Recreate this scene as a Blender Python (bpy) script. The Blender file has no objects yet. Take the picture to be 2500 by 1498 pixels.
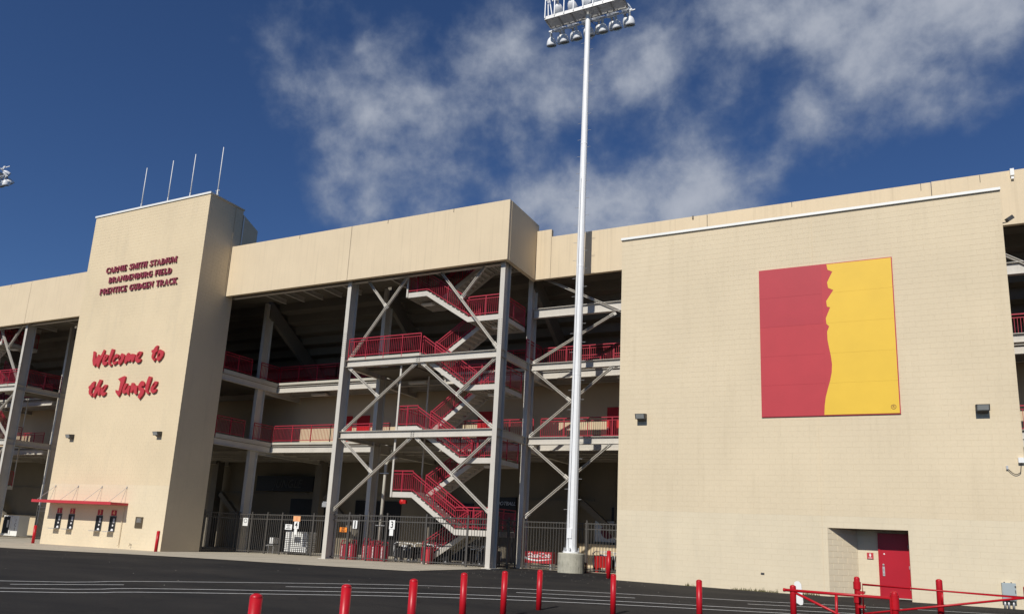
import bpy, math, random
from mathutils import Vector, Matrix
random.seed(7)
S = bpy.context.scene
COL = S.collection
R = math.radians

# ------------------------------------------------------------------ camera
YAW, PITCH, ROLL, FPX = -0.46989385, 0.21218668, 0.04996516, 1853.844
fwd = Vector((math.sin(YAW)*math.cos(PITCH), math.cos(YAW)*math.cos(PITCH), math.sin(PITCH)))
rt = Vector((math.cos(YAW), -math.sin(YAW), 0)); up = rt.cross(fwd)
r2 = math.cos(ROLL)*rt + math.sin(ROLL)*up; u2 = -math.sin(ROLL)*rt + math.cos(ROLL)*up
cam = bpy.data.cameras.new('camera'); camo = bpy.data.objects.new('camera', cam); COL.objects.link(camo)
camo.matrix_world = Matrix(((r2.x, u2.x, -fwd.x, 0), (r2.y, u2.y, -fwd.y, 0), (r2.z, u2.z, -fwd.z, 1.6), (0, 0, 0, 1)))
cam.sensor_width = 36; cam.lens = 36*FPX/2500; cam.shift_y = 166/2500; cam.clip_start = 0.1; cam.clip_end = 5000
S.camera = camo
S.view_settings.view_transform = 'Standard'; S.view_settings.look = 'None'
S.view_settings.exposure = 0.0; S.view_settings.gamma = 1; S.view_settings.use_curve_mapping = False

# ------------------------------------------------------------------ sky and sun
SUN_EL, SUN_AZ = 39.5, 0.6      # degrees; the sun stands behind the camera, a hair to the left
W = bpy.data.worlds.new('World'); S.world = W; W.use_nodes = True
nt = W.node_tree; N = nt.nodes; L = nt.links; N.clear()
def nd(t, **k):
    n = N.new(t)
    for a, b in k.items(): setattr(n, a, b)
    return n
def mth(op, a, b=None, c=None, clamp=False):
    n = nd('ShaderNodeMath', operation=op, use_clamp=clamp)
    for i, v in enumerate((a, b, c)):
        if v is None: continue
        if isinstance(v, (int, float)): n.inputs[i].default_value = v
        else: L.new(v, n.inputs[i])
    return n.outputs[0]
sky = nd('ShaderNodeTexSky', sky_type='NISHITA', sun_disc=False, sun_elevation=R(SUN_EL), sun_rotation=R(180+SUN_AZ), altitude=300, air_density=1.0, dust_density=0.15, ozone_density=3.0)
tc = nd('ShaderNodeTexCoord')
def noise(scale, detail, rough, dist=0.0, off=(0, 0, 0), sc=(1, 1, 1)):
    mp = nd('ShaderNodeMapping'); mp.inputs['Location'].default_value = off; mp.inputs['Scale'].default_value = sc
    L.new(tc.outputs['Generated'], mp.inputs['Vector'])
    n = nd('ShaderNodeTexNoise'); n.inputs['Scale'].default_value = scale; n.inputs['Detail'].default_value = detail
    n.inputs['Roughness'].default_value = rough; n.inputs['Distortion'].default_value = dist
    L.new(mp.outputs[0], n.inputs['Vector']); return n.outputs['Fac']
# broad groups of cloud: (direction, tightness, weight)
BLOBS = [((-.575,.65,.50),200,.27),((-.535,.685,.50),220,.25),((-.47,.73,.50),110,.24),((-.45,.765,.47),150,.22),((-.41,.80,.43),150,.40),((-.345,.835,.415),170,.38),((-.30,.86,.40),260,.26),
  ((-.40,.82,.40),200,.26),((-.44,.72,.55),140,.14),((-.27,.855,.44),170,.24),((-.30,.83,.48),200,.18),((-.186,.812,.553),190,.30),((-.21,.83,.52),220,.18),((-.13,.84,.53),200,.14),((.02,.835,.55),150,.30),((.06,.845,.52),220,.18),
  ((.10,.875,.475),400,.10),((-.165,.885,.43),220,.30),((-.608,.69,.396),900,.32),((-.79,.50,.36),70,-.30),((-.69,.56,.46),120,-.12),((-.33,.76,.56),160,.10),((-.10,.79,.60),60,.08),
  ((.6,.5,.62),14,.18),((-.9,-.1,.4),12,.14),((.8,-.3,.4),14,.16),((0,0,1),10,.10)]
nrm = nd('ShaderNodeVectorMath', operation='NORMALIZE'); L.new(tc.outputs['Generated'], nrm.inputs[0])
bias = None
for d, k, w in BLOBS:
    d = Vector(d).normalized()
    dt = nd('ShaderNodeVectorMath', operation='DOT_PRODUCT'); L.new(nrm.outputs[0], dt.inputs[0]); dt.inputs[1].default_value = d
    e = mth('MULTIPLY', mth('EXPONENT', mth('MULTIPLY', mth('SUBTRACT', dt.outputs['Value'], 1.0), float(k))), w)
    bias = e if bias is None else mth('MAXIMUM', bias, e) if False else mth('ADD', bias, e)
bias = mth('SUBTRACT', mth('MINIMUM', bias, 0.40), .20)
n1 = noise(5.6, 10, .52, .0, (.7, 6.1, 11.4), (1, 1, 1.15))
n2 = noise(15.0, 8, .60, .12, (0, 4, 2))
dens = mth('ADD', mth('ADD', mth('MULTIPLY', mth('SUBTRACT', n1, .5), 1.7), mth('MULTIPLY', mth('SUBTRACT', n2, .5), .60)), bias)
ramp = nd('ShaderNodeMapRange'); ramp.interpolation_type = 'SMOOTHSTEP'
L.new(dens, ramp.inputs['Value']); ramp.inputs['From Min'].default_value = -.06; ramp.inputs['From Max'].default_value = .47
ramp.inputs['To Min'].default_value = 0; ramp.inputs['To Max'].default_value = .86
# thickness lightens the cloud a little
shade = nd('ShaderNodeMapRange'); L.new(mth('ADD', dens, mth('MULTIPLY', n2, .15)), shade.inputs['Value'])
shade.inputs['From Min'].default_value = .15; shade.inputs['From Max'].default_value = .65
cmix = nd('ShaderNodeMix', data_type='RGBA'); L.new(shade.outputs[0], cmix.inputs['Factor'])
cmix.inputs[6].default_value = (3.2,3.9,5.2,1); cmix.inputs[7].default_value = (6.9,7.3,8.2,1)
grade = nd('ShaderNodeMix', data_type='RGBA', blend_type='MULTIPLY'); grade.inputs['Factor'].default_value = 1
L.new(sky.outputs[0], grade.inputs[6]); grade.inputs[7].default_value = (.50,.68,.97,1)
mix = nd('ShaderNodeMix', data_type='RGBA'); L.new(ramp.outputs[0], mix.inputs['Factor'])
L.new(grade.outputs[2], mix.inputs[6]); L.new(cmix.outputs[2], mix.inputs[7])
bg = nd('ShaderNodeBackground'); bg.inputs['Strength'].default_value = .07; L.new(mix.outputs[2], bg.inputs['Color'])
wo = nd('ShaderNodeOutputWorld'); L.new(bg.outputs[0], wo.inputs['Surface'])
sl = bpy.data.lights.new('sun', 'SUN'); so = bpy.data.objects.new('sun', sl); COL.objects.link(so)
sl.energy = 4.15; sl.angle = R(.53); sl.color = (1, .955, .87)
sdir = Vector((-math.sin(R(SUN_AZ))*math.cos(R(SUN_EL)), -math.cos(R(SUN_AZ))*math.cos(R(SUN_EL)), math.sin(R(SUN_EL))))
so.rotation_euler = sdir.to_track_quat('Z', 'Y').to_euler()

# outlines in metres on their walls (x, z), measured from the photograph
WELCOME=[[[(-44.33,11.75),(-44.22,11.77),(-44.1,11.7),(-44.04,11.39),(-44.0,11.17),(-43.92,11.3),(-43.81,11.55),(-43.69,11.51),(-43.67,11.29),(-43.51,11.51),(-43.35,11.83),(-43.21,11.76),(-43.24,11.52),(-43.33,11.29),(-43.48,11.09),(-43.55,10.91),(-43.61,10.65),(-43.79,10.78),(-43.84,10.95),(-43.89,10.85),(-44.01,10.77),(-44.16,10.87),(-44.28,11.14),(-44.29,11.4)]],[[(-43.21,11.48),(-43.04,11.5),(-42.83,11.44),(-42.85,11.29),(-43.02,11.11),(-43.1,11.07),(-43.03,11.01),(-42.89,11.04),(-42.78,11.02),(-42.8,10.88),(-42.92,10.8),(-43.05,10.76),(-43.22,10.81),(-43.3,10.92),(-43.33,11.08),(-43.29,11.26)],[(-43.05,11.33),(-42.99,11.34),(-43.08,11.2)]],[[(-42.61,11.82),(-42.35,11.77),(-42.37,11.54),(-42.47,11.24),(-42.54,11.03),(-42.54,10.88),(-42.45,10.83),(-42.36,10.85),(-42.35,10.76),(-42.45,10.69),(-42.63,10.78),(-42.75,10.92),(-42.78,11.1),(-42.74,11.39),(-42.67,11.64)]],[[(-42.13,11.48),(-41.89,11.42),(-41.85,11.3),(-41.93,11.19),(-41.99,11.16),(-42.05,11.24),(-42.15,11.17),(-42.27,11.02),(-42.23,10.94),(-42.11,10.98),(-41.89,11.02),(-41.89,10.89),(-42.13,10.75),(-42.27,10.81),(-42.36,10.92),(-42.38,11.1),(-42.3,11.31)]],[[(-41.62,11.48),(-41.37,11.4),(-41.29,11.29),(-41.31,11.11),(-41.44,10.89),(-41.63,10.72),(-41.77,10.77),(-41.82,10.89),(-41.82,11.12),(-41.73,11.32)],[(-41.67,11.24),(-41.6,11.16),(-41.64,11.03),(-41.71,10.98),(-41.74,11.11)]],[[(-41.02,11.47),(-40.92,11.44),(-40.91,11.35),(-40.75,11.35),(-40.64,11.38),(-40.43,11.35),(-40.34,11.28),(-40.33,11.15),(-40.39,10.98),(-40.53,10.82),(-40.66,10.88),(-40.65,11.0),(-40.84,10.87),(-40.97,10.94),(-41.13,10.74),(-41.24,10.81),(-41.26,11.01),(-41.22,11.21),(-41.13,11.39)]],[[(-39.99,11.49),(-39.78,11.45),(-39.77,11.35),(-39.88,11.18),(-40.01,11.03),(-39.97,10.99),(-39.79,11.02),(-39.75,10.95),(-39.82,10.82),(-40.0,10.75),(-40.16,10.79),(-40.3,10.92),(-40.32,11.08),(-40.26,11.25),(-40.16,11.42)],[(-40.03,11.34),(-39.97,11.32),(-40.1,11.17),(-40.13,11.22)]],[[(-38.53,11.75),(-38.43,11.73),(-38.44,11.64),(-38.46,11.5),(-38.41,11.42),(-38.48,11.34),(-38.58,11.3),(-38.62,11.17),(-38.68,11.03),(-38.69,10.93),(-38.59,10.94),(-38.5,11.01),(-38.49,10.91),(-38.58,10.76),(-38.73,10.85),(-38.87,10.99),(-38.9,11.14),(-38.86,11.29),(-38.95,11.33),(-38.97,11.49),(-38.82,11.5),(-38.69,11.67)]],[[(-38.26,11.5),(-37.96,11.38),(-37.87,11.27),(-37.89,11.08),(-38.06,10.86),(-38.25,10.74),(-38.36,10.81),(-38.43,10.93),(-38.42,11.16),(-38.38,11.36)],[(-38.25,11.25),(-38.15,11.14),(-38.2,11.05),(-38.28,10.98),(-38.3,11.1)]],[[(-43.77,9.84),(-43.67,9.82),(-43.67,9.69),(-43.69,9.58),(-43.65,9.51),(-43.71,9.43),(-43.81,9.38),(-43.84,9.25),(-43.87,9.07),(-43.76,9.11),(-43.72,9.08),(-43.72,8.94),(-43.81,8.86),(-43.96,8.95),(-44.1,9.06),(-44.14,9.21),(-44.14,9.37),(-44.21,9.39),(-44.22,9.53),(-44.08,9.59),(-43.96,9.74)]],[[(-43.27,9.93),(-43.03,9.89),(-43.03,9.76),(-43.14,9.56),(-43.18,9.43),(-43.07,9.45),(-43.03,9.35),(-43.03,9.12),(-43.03,8.96),(-43.12,8.86),(-43.19,8.92),(-43.26,9.05),(-43.25,9.15),(-43.39,9.0),(-43.51,8.77),(-43.63,8.83),(-43.67,8.99),(-43.61,9.27),(-43.48,9.55)]],[[(-42.7,9.58),(-42.48,9.56),(-42.48,9.45),(-42.61,9.28),(-42.72,9.13),(-42.67,9.08),(-42.49,9.11),(-42.46,9.05),(-42.52,8.92),(-42.73,8.84),(-42.9,8.91),(-43.0,9.01),(-43.03,9.19),(-42.94,9.4)],[(-42.73,9.45),(-42.68,9.44),(-42.81,9.26),(-42.85,9.33)]],[[(-41.02,10.03),(-40.9,9.99),(-40.9,9.84),(-40.95,9.59),(-41.04,9.26),(-41.11,9.01),(-41.25,8.74),(-41.41,8.87),(-41.6,9.03),(-41.66,9.21),(-41.36,9.14),(-41.33,9.4),(-41.32,9.68),(-41.59,9.86),(-41.3,9.96)]],[[(-40.84,9.58),(-40.63,9.56),(-40.64,9.45),(-40.79,9.2),(-40.77,9.12),(-40.62,9.27),(-40.54,9.42),(-40.36,9.43),(-40.35,9.23),(-40.38,9.03),(-40.36,8.78),(-40.5,8.86),(-40.59,8.99),(-40.76,8.92),(-40.88,8.91),(-41.0,9.01),(-41.02,9.16),(-40.96,9.38)]],[[(-40.28,9.57),(-40.1,9.57),(-40.01,9.49),(-40.02,9.37),(-39.88,9.41),(-39.71,9.38),(-39.7,9.23),(-39.69,9.05),(-39.71,8.98),(-39.65,8.94),(-39.67,8.86),(-39.81,8.83),(-39.96,8.94),(-40.02,9.14),(-40.12,9.0),(-40.21,8.92),(-40.28,9.0),(-40.3,9.25),(-40.31,9.46)]],[[(-39.38,9.66),(-39.2,9.58),(-39.13,9.45),(-39.14,9.3),(-39.25,9.31),(-39.35,9.29),(-39.18,9.18),(-39.05,9.07),(-39.04,8.93),(-39.13,8.78),(-39.38,8.52),(-39.57,8.67),(-39.5,8.85),(-39.4,9.01),(-39.59,9.06),(-39.58,9.17),(-39.68,9.3),(-39.64,9.45),(-39.53,9.59)]],[[(-38.84,9.91),(-38.6,9.85),(-38.59,9.72),(-38.69,9.36),(-38.74,9.11),(-38.74,8.96),(-38.67,8.93),(-38.57,8.96),(-38.58,8.86),(-38.67,8.79),(-38.83,8.87),(-38.96,8.97),(-39.03,9.2),(-38.99,9.52),(-38.92,9.76)]],[[(-38.28,9.58),(-38.03,9.55),(-38.03,9.4),(-38.2,9.21),(-38.28,9.09),(-38.22,9.06),(-38.02,9.12),(-38.0,9.05),(-38.06,8.91),(-38.26,8.84),(-38.41,8.87),(-38.56,9.0),(-38.56,9.18),(-38.45,9.39)],[(-38.3,9.44),(-38.24,9.42),(-38.36,9.24),(-38.39,9.32)]]]

# ------------------------------------------------------------------ materials
def mat(name, base, rough=.8, metal=0, var=.08, vscale=1.2, fine=40, bump=.0, bscale=60, stain=None, sscale=(1, 1, .12), samt=.3, spec=.4, bdist=.004):
    m = bpy.data.materials.new(name); m.use_nodes = True; t = m.node_tree; n = t.nodes; l = t.links
    b = n['Principled BSDF']; b.inputs['Roughness'].default_value = rough; b.inputs['Metallic'].default_value = metal
    b.inputs['Specular IOR Level'].default_value = spec
    g = n.new('ShaderNodeNewGeometry')
    def ns(s, d=4, sc=None, r=.55):
        x = n.new('ShaderNodeTexNoise'); x.inputs['Scale'].default_value = s; x.inputs['Detail'].default_value = d; x.inputs['Roughness'].default_value = r
        if sc:
            mp = n.new('ShaderNodeMapping'); mp.inputs['Scale'].default_value = sc; l.new(g.outputs['Position'], mp.inputs['Vector']); l.new(mp.outputs[0], x.inputs['Vector'])
        else: l.new(g.outputs['Position'], x.inputs['Vector'])
        return x.outputs['Fac']
    a = n.new('ShaderNodeMapRange'); l.new(ns(vscale), a.inputs[0]); a.inputs[1].default_value = .3; a.inputs[2].default_value = .7
    a.inputs[3].default_value = 1-var; a.inputs[4].default_value = 1+var
    a2 = n.new('ShaderNodeMapRange'); l.new(ns(fine, 3), a2.inputs[0]); a2.inputs[1].default_value = .3; a2.inputs[2].default_value = .7
    a2.inputs[3].default_value = 1-var*.5; a2.inputs[4].default_value = 1+var*.5
    mu = n.new('ShaderNodeMath'); mu.operation = 'MULTIPLY'; l.new(a.outputs[0], mu.inputs[0]); l.new(a2.outputs[0], mu.inputs[1])
    vm = n.new('ShaderNodeVectorMath'); vm.operation = 'SCALE'; vm.inputs[0].default_value = base[:3]; l.new(mu.outputs[0], vm.inputs['Scale'])
    out = vm.outputs[0]
    if stain:
        st = n.new('ShaderNodeMapRange'); l.new(ns(3.0, 5, sscale, .6), st.inputs[0]); st.inputs[1].default_value = .52; st.inputs[2].default_value = .78
        st.inputs[4].default_value = samt
        mx = n.new('ShaderNodeMix'); mx.data_type = 'RGBA'; l.new(st.outputs[0], mx.inputs['Factor']); l.new(out, mx.inputs[6]); mx.inputs[7].default_value = (*stain, 1)
        out = mx.outputs[2]
    l.new(out, b.inputs['Base Color'])
    if bump:
        bp = n.new('ShaderNodeBump'); bp.inputs['Strength'].default_value = bump; bp.inputs['Distance'].default_value = bdist
        l.new(ns(bscale, 4), bp.inputs['Height']); l.new(bp.outputs[0], b.inputs['Normal'])
    m.diffuse_color = (*base[:3], 1)
    return m
M = {}
M['block'] = mat('painted_block', (.685,.575,.402), .85, var=.05, vscale=.3, fine=14, bump=.5, bscale=45, stain=(.52,.43,.29), sscale=(1.1,1.1,.10), samt=.28, bdist=.006)
M['block2'] = mat('painted_block_low', (.69,.595,.43), .85, var=.035, vscale=.7, fine=14, bump=.5, bscale=45, stain=(.50,.44,.33), sscale=(.6,.6,.15), samt=.3, bdist=.006)
M['block_b'] = mat('painted_block_warm', (.665,.555,.385), .85, var=.04, vscale=.9, fine=14, bump=.5, bscale=45, stain=(.52,.44,.32), sscale=(.5,.5,.2), samt=.3, bdist=.006)
M['tblock'] = mat('tower_block', (.70,.575,.385), .85, var=.045, vscale=.35, fine=14, bump=.5, bscale=45, stain=(.56,.47,.33), sscale=(.5,.5,.09), samt=.4, bdist=.006)
M['tblock2'] = mat('tower_block_low', (.71,.60,.42), .85, var=.04, vscale=.5, fine=14, bump=.5, bscale=45, stain=(.58,.50,.36), sscale=(.5,.5,.12), samt=.3, bdist=.006)
M['gwall'] = mat('shade_toned_ground_wall', (.20,.17,.125), .9, var=.1, vscale=.5)  # cream wall with the deep concourse shade put into its colour
M['joint'] = mat('block_joint', (.67,.56,.39), .9, var=.06)
M['fascia'] = mat('fascia_concrete', (.69,.565,.388), .8, var=.03, vscale=.7, fine=9, bump=.25, bscale=20, stain=(.46,.37,.25), sscale=(2.4,2.4,.06), samt=.42)
M['seam'] = mat('dark_seam', (.06,.05,.04), .9)
M['coping'] = mat('white_coping', (.80,.80,.77), .5, var=.03)
M['steel'] = mat('grey_painted_steel', (.56,.525,.465), .55, var=.05, vscale=1.5, fine=20, stain=(.40,.36,.30), sscale=(3,3,.3), samt=.3)
M['red'] = mat('red_railing_paint', (.37,.022,.042), .5, var=.08)
M['redb'] = mat('glossy_red_paint', (.47,.008,.016), .38, var=.08, vscale=5, spec=.35, stain=(.40,.03,.035), sscale=(8,8,5), samt=.4)
M['redd'] = mat('red_door_paint', (.42,.012,.025), .35, var=.06)
M['redsign'] = mat('red_sign_paint', (.50,.042,.052), .5, var=.05)
M['maroon'] = mat('maroon_letters', (.30,.055,.085), .45, var=.1)
M['maroonside'] = mat('maroon_dark', (.10,.008,.02), .5)
M['white'] = mat('white_paint', (.80,.80,.78), .5, var=.03)
M['pole'] = mat('galvanised_white', (.83,.84,.85), .42, metal=0, var=.04, vscale=3)
M['galv'] = mat('galvanised_steel', (.50,.50,.50), .45, metal=.5, var=.1, vscale=8)
M['fence'] = mat('bronze_fence', (.085,.078,.07), .45, var=.08)
M['black'] = mat('black_plastic', (.012,.012,.013), .5)
M['darkgrey'] = mat('dark_grey', (.06,.06,.06), .5)
M['concrete'] = mat('sidewalk_concrete', (.46,.41,.32), .9, var=.09, vscale=.6, fine=12, bump=.4, bscale=30, stain=(.30,.27,.205), sscale=(.6,1.6,1), samt=.55)
M['kerbc'] = mat('cast_concrete', (.44,.42,.34), .9, var=.12, vscale=3, fine=25, bump=.8, bscale=25, stain=(.18,.18,.13), sscale=(3,3,1.2), samt=.75, bdist=.01)
M['slab'] = mat('floor_concrete', (.50,.47,.40), .9, var=.08)
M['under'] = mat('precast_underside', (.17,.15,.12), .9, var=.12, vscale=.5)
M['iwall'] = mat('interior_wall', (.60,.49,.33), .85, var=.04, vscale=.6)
M['ired'] = mat('interior_red_door', (.50,.01,.01), .5)
M['paint'] = mat('road_marking', (.62,.62,.60), .8, var=.15, vscale=9, fine=50)
M['yellow'] = mat('gold_sign', (.78,.50,.04), .55, var=.03)
M['bred'] = mat('banner_red', (.44,.026,.042), .55, var=.04)
M['bred2'] = mat('banner_red_faded', (.48,.037,.050), .6, var=.04)
M['orange'] = mat('orange_sign', (.90,.27,.03), .5)
M['orange2'] = mat('pale_orange_sign', (.85,.42,.20), .5)
M['ink'] = mat('black_ink', (.015,.015,.015), .5)
M['lens'] = mat('lamp_glass', (.30,.31,.30), .15, spec=.8)
M['weed'] = mat('dry_weed', (.13,.12,.05), .9)
M['bluegrey'] = mat('grey_cabinet', (.36,.41,.42), .45, var=.04)
M['bronze'] = mat('bronze_plaque', (.17,.13,.08), .45, metal=.6, var=.25, vscale=25)
# asphalt: sealed, patchy, fine aggregate, hairline cracks
def asphalt():
    m = bpy.data.materials.new('sealed_asphalt'); m.use_nodes = True; t = m.node_tree; n = t.nodes; l = t.links
    b = n['Principled BSDF']; g = n.new('ShaderNodeNewGeometry')
    def ns(s, d, sc=None, r=.6, dist=0):
        x = n.new('ShaderNodeTexNoise'); x.inputs['Scale'].default_value = s; x.inputs['Detail'].default_value = d; x.inputs['Roughness'].default_value = r; x.inputs['Distortion'].default_value = dist
        mp = n.new('ShaderNodeMapping'); mp.inputs['Scale'].default_value = sc or (1, 1, 1); l.new(g.outputs['Position'], mp.inputs['Vector']); l.new(mp.outputs[0], x.inputs['Vector']); return x.outputs['Fac']
    r1 = n.new('ShaderNodeValToRGB'); l.new(ns(.35, 6, (.6, 1.3, 1)), r1.inputs[0])
    r1.color_ramp.elements[0].position = .32; r1.color_ramp.elements[0].color = (.019,.019,.0195,1)
    r1.color_ramp.elements[1].position = .70; r1.color_ramp.elements[1].color = (.040,.037,.034,1)
    f = n.new('ShaderNodeMapRange'); l.new(ns(28, 6), f.inputs[0]); f.inputs[1].default_value = .35; f.inputs[2].default_value = .7; f.inputs[3].default_value = .82; f.inputs[4].default_value = 1.22
    v = n.new('ShaderNodeVectorMath'); v.operation = 'SCALE'; l.new(r1.outputs[0], v.inputs[0]); l.new(f.outputs[0], v.inputs['Scale'])
    # worn spots where the sealer has gone
    w = n.new('ShaderNodeMapRange'); l.new(ns(1.6, 8, (1, 2.2, 1), .72), w.inputs[0]); w.inputs[1].default_value = .66; w.inputs[2].default_value = .74; w.inputs[4].default_value = .65
    mx = n.new('ShaderNodeMix'); mx.data_type = 'RGBA'; l.new(w.outputs[0], mx.inputs['Factor']); l.new(v.outputs[0], mx.inputs[6]); mx.inputs[7].default_value = (.065,.06,.05,1)
    # cracks
    vo = n.new('ShaderNodeTexVoronoi'); vo.feature = 'DISTANCE_TO_EDGE'; vo.inputs['Scale'].default_value = .22
    mp = n.new('ShaderNodeVectorMath'); mp.operation = 'ADD'; l.new(g.outputs['Position'], mp.inputs[0])
    x = n.new('ShaderNodeTexNoise'); x.inputs['Scale'].default_value = .9; x.inputs['Detail'].default_value = 6; l.new(g.outputs['Position'], x.inputs['Vector'])
    sc = n.new('ShaderNodeVectorMath'); sc.operation = 'SCALE'; sc.inputs['Scale'].default_value = 2.4; l.new(x.outputs['Color'], sc.inputs[0]); l.new(sc.outputs[0], mp.inputs[1]); l.new(mp.outputs[0], vo.inputs['Vector'])
    c = n.new('ShaderNodeMapRange'); l.new(vo.outputs['Distance'], c.inputs[0]); c.inputs[1].default_value = .0; c.inputs[2].default_value = .010; c.inputs[3].default_value = .6; c.inputs[4].default_value = 0
    m2 = n.new('ShaderNodeMix'); m2.data_type = 'RGBA'; l.new(c.outputs[0], m2.inputs['Factor']); l.new(mx.outputs[2], m2.inputs[6]); m2.inputs[7].default_value = (.012,.012,.012,1)
    l.new(m2.outputs[2], b.inputs['Base Color']); b.inputs['Roughness'].default_value = .9; b.inputs['Specular IOR Level'].default_value = .12
    bp = n.new('ShaderNodeBump'); bp.inputs['Strength'].default_value = .6; bp.inputs['Distance'].default_value = .006; l.new(ns(90, 3), bp.inputs['Height']); l.new(bp.outputs[0], b.inputs['Normal'])
    return m
M['asphalt'] = asphalt()

# ------------------------------------------------------------------ helpers
ORG = {}
def tag(o, label=None, cat=None, group=None, kind=None):
    if label: o['label'] = label
    if cat: o['category'] = cat
    if group: o['group'] = group
    if kind: o['kind'] = kind
    return o
def thing(name, loc, label=None, cat=None, group=None, kind=None):
    o = bpy.data.objects.new(name, None); COL.objects.link(o); o.location = loc; o.empty_display_size = .3
    ORG[o.name] = Vector(loc); return tag(o, label, cat, group, kind)
class MB:
    def __init__(s): s.v = []; s.f = []
    def quadbox(s, c):
        i = len(s.v); s.v += [Vector(p) for p in c]
        s.f += [(i, i+3, i+2, i+1), (i+4, i+5, i+6, i+7), (i, i+1, i+5, i+4), (i+1, i+2, i+6, i+5), (i+2, i+3, i+7, i+6), (i+3, i, i+4, i+7)]
        return s
    def box(s, x0, x1, y0, y1, z0, z1):
        return s.quadbox([(x0,y0,z0),(x1,y0,z0),(x1,y1,z0),(x0,y1,z0),(x0,y0,z1),(x1,y0,z1),(x1,y1,z1),(x0,y1,z1)])
    def bar(s, p, q, w, h, hd=(0, 0, 1)):       # box beam; h measured along hd
        p = Vector(p); q = Vector(q); d = (q-p).normalized(); hd = Vector(hd); hd = (hd-d*hd.dot(d)).normalized(); sd = d.cross(hd)
        a, b = sd*w/2, hd*h/2
        return s.quadbox([p-a-b, p+a-b, q+a-b, q-a-b, p-a+b, p+a+b, q+a+b, q-a+b])
    def ibeam(s, p, q, d, w, t=.02, hd=(0, 0, 1)):
        p = Vector(p); q = Vector(q); ax = (q-p).normalized(); hd = Vector(hd); hd = (hd-ax*hd.dot(ax)).normalized()
        o = hd*(d/2-t/2); s.bar(p+o, q+o, w, t, hd); s.bar(p-o, q-o, w, t, hd); s.bar(p, q, t, d-2*t, hd); return s
    def tube(s, pts, r, n=8, caps=True):
        pts = [Vector(p) for p in pts]; rings = []
        ref = Vector((0, 0, 1)) if abs((pts[1]-pts[0]).normalized().z) < .9 else Vector((1, 0, 0))
        for i, p in enumerate(pts):
            d = (pts[min(i+1, len(pts)-1)]-pts[max(i-1, 0)]).normalized(); a = (ref-d*ref.dot(d)).normalized(); b = d.cross(a)
            rr = r[i] if isinstance(r, (list, tuple)) else r
            k = len(s.v); s.v += [p+a*rr*math.cos(2*math.pi*j/n)+b*rr*math.sin(2*math.pi*j/n) for j in range(n)]; rings.append(k)
        for A, B in zip(rings, rings[1:]):
            for j in range(n): s.f.append((A+j, A+(j+1) % n, B+(j+1) % n, B+j))
        if caps: s.f.append(tuple(rings[0]+j for j in reversed(range(n)))); s.f.append(tuple(rings[-1]+j for j in range(n)))
        return s
    def lathe(s, c, prof, n=16, ax=(0, 0, 1)):  # prof: (radius, height) along ax
        ax = Vector(ax).normalized(); c = Vector(c)
        return s.tubeprof([c+ax*h for r, h in prof], [max(r, .0005) for r, h in prof], ax, n)
    def tubeprof(s, pts, rs, d, n):
        ref = Vector((0, 0, 1)) if abs(d.z) < .9 else Vector((1, 0, 0)); a = (ref-d*ref.dot(d)).normalized(); b = d.cross(a); rings = []
        for p, rr in zip(pts, rs):
            rings.append(len(s.v)); s.v += [p+a*rr*math.cos(2*math.pi*j/n)+b*rr*math.sin(2*math.pi*j/n) for j in range(n)]
        for A, B in zip(rings, rings[1:]):
            for j in range(n): s.f.append((A+j, A+(j+1) % n, B+(j+1) % n, B+j))
        s.f.append(tuple(rings[0]+j for j in reversed(range(n)))); s.f.append(tuple(rings[-1]+j for j in range(n))); return s
    def poly(s, pts, y0, y1):                    # convex-ish XZ outline extruded in y (front y0)
        n = len(pts); i = len(s.v); s.v += [Vector((x, y0, z)) for x, z in pts]+[Vector((x, y1, z)) for x, z in pts]
        s.f.append(tuple(range(i, i+n))); s.f.append(tuple(reversed(range(i+n, i+2*n))))
        for j in range(n): s.f.append((i+j, i+n+j, i+n+(j+1) % n, i+(j+1) % n))
        return s
    def build(s, name, m, parent=None, smooth=False, **k):
        me = bpy.data.meshes.new(name); root = Vector((0, 0, 0)); q = parent
        while q is not None:
            if q.parent is None: root = ORG.get(q.name, Vector((0, 0, 0)))
            q = q.parent
        me.from_pydata([tuple(v-root) for v in s.v], [], s.f); me.materials.append(m if not isinstance(m, str) else M[m])
        me.validate(); me.update()
        if smooth: me.polygons.foreach_set('use_smooth', [True]*len(me.polygons)); 
        o = bpy.data.objects.new(name, me); COL.objects.link(o); o.parent = parent; tag(o, **k); return o
def solo(mb, name, m, origin, smooth=False, **k):            # a thing that is one mesh, origin at its base
    me_o = Vector(origin); mb.v = [v-me_o for v in mb.v]; o = mb.build(name, m, None, smooth, **k); o.location = me_o; ORG[o.name] = me_o; return o
def flat(outlines, name, m, y0, y1, parent=None, off=0, **k):       # XZ outlines (first outer, rest holes) as a solid facing -Y
    cu = bpy.data.curves.new(name, 'CURVE'); cu.dimensions = '2D'; cu.fill_mode = 'BOTH'; cu.extrude = (y1-y0)/2; cu.offset = off
    for pts in outlines:
        sp = cu.splines.new('POLY'); sp.points.add(len(pts)-1)
        for p, (x, z) in zip(sp.points, pts): p.co = (x, z, 0, 1)
        sp.use_cyclic_u = True
    return fromcurve(cu, name, m, (y0+y1)/2, parent, **k)
def fromcurve(cu, name, m, ymid, parent, **k):
    tmp = bpy.data.objects.new('tmp', cu); me = bpy.data.meshes.new_from_object(tmp); bpy.data.objects.remove(tmp)
    root = Vector((0, 0, 0)); q = parent
    while q is not None:
        if q.parent is None: root = ORG.get(q.name, Vector((0, 0, 0)))
        q = q.parent
    for v in me.vertices: x, z, d = v.co; v.co = Vector((x, ymid-d, z))-root
    me.materials.clear(); me.materials.append(M[m]); me.update()
    o = bpy.data.objects.new(name, me); COL.objects.link(o); o.parent = parent; return tag(o, **k)
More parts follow.
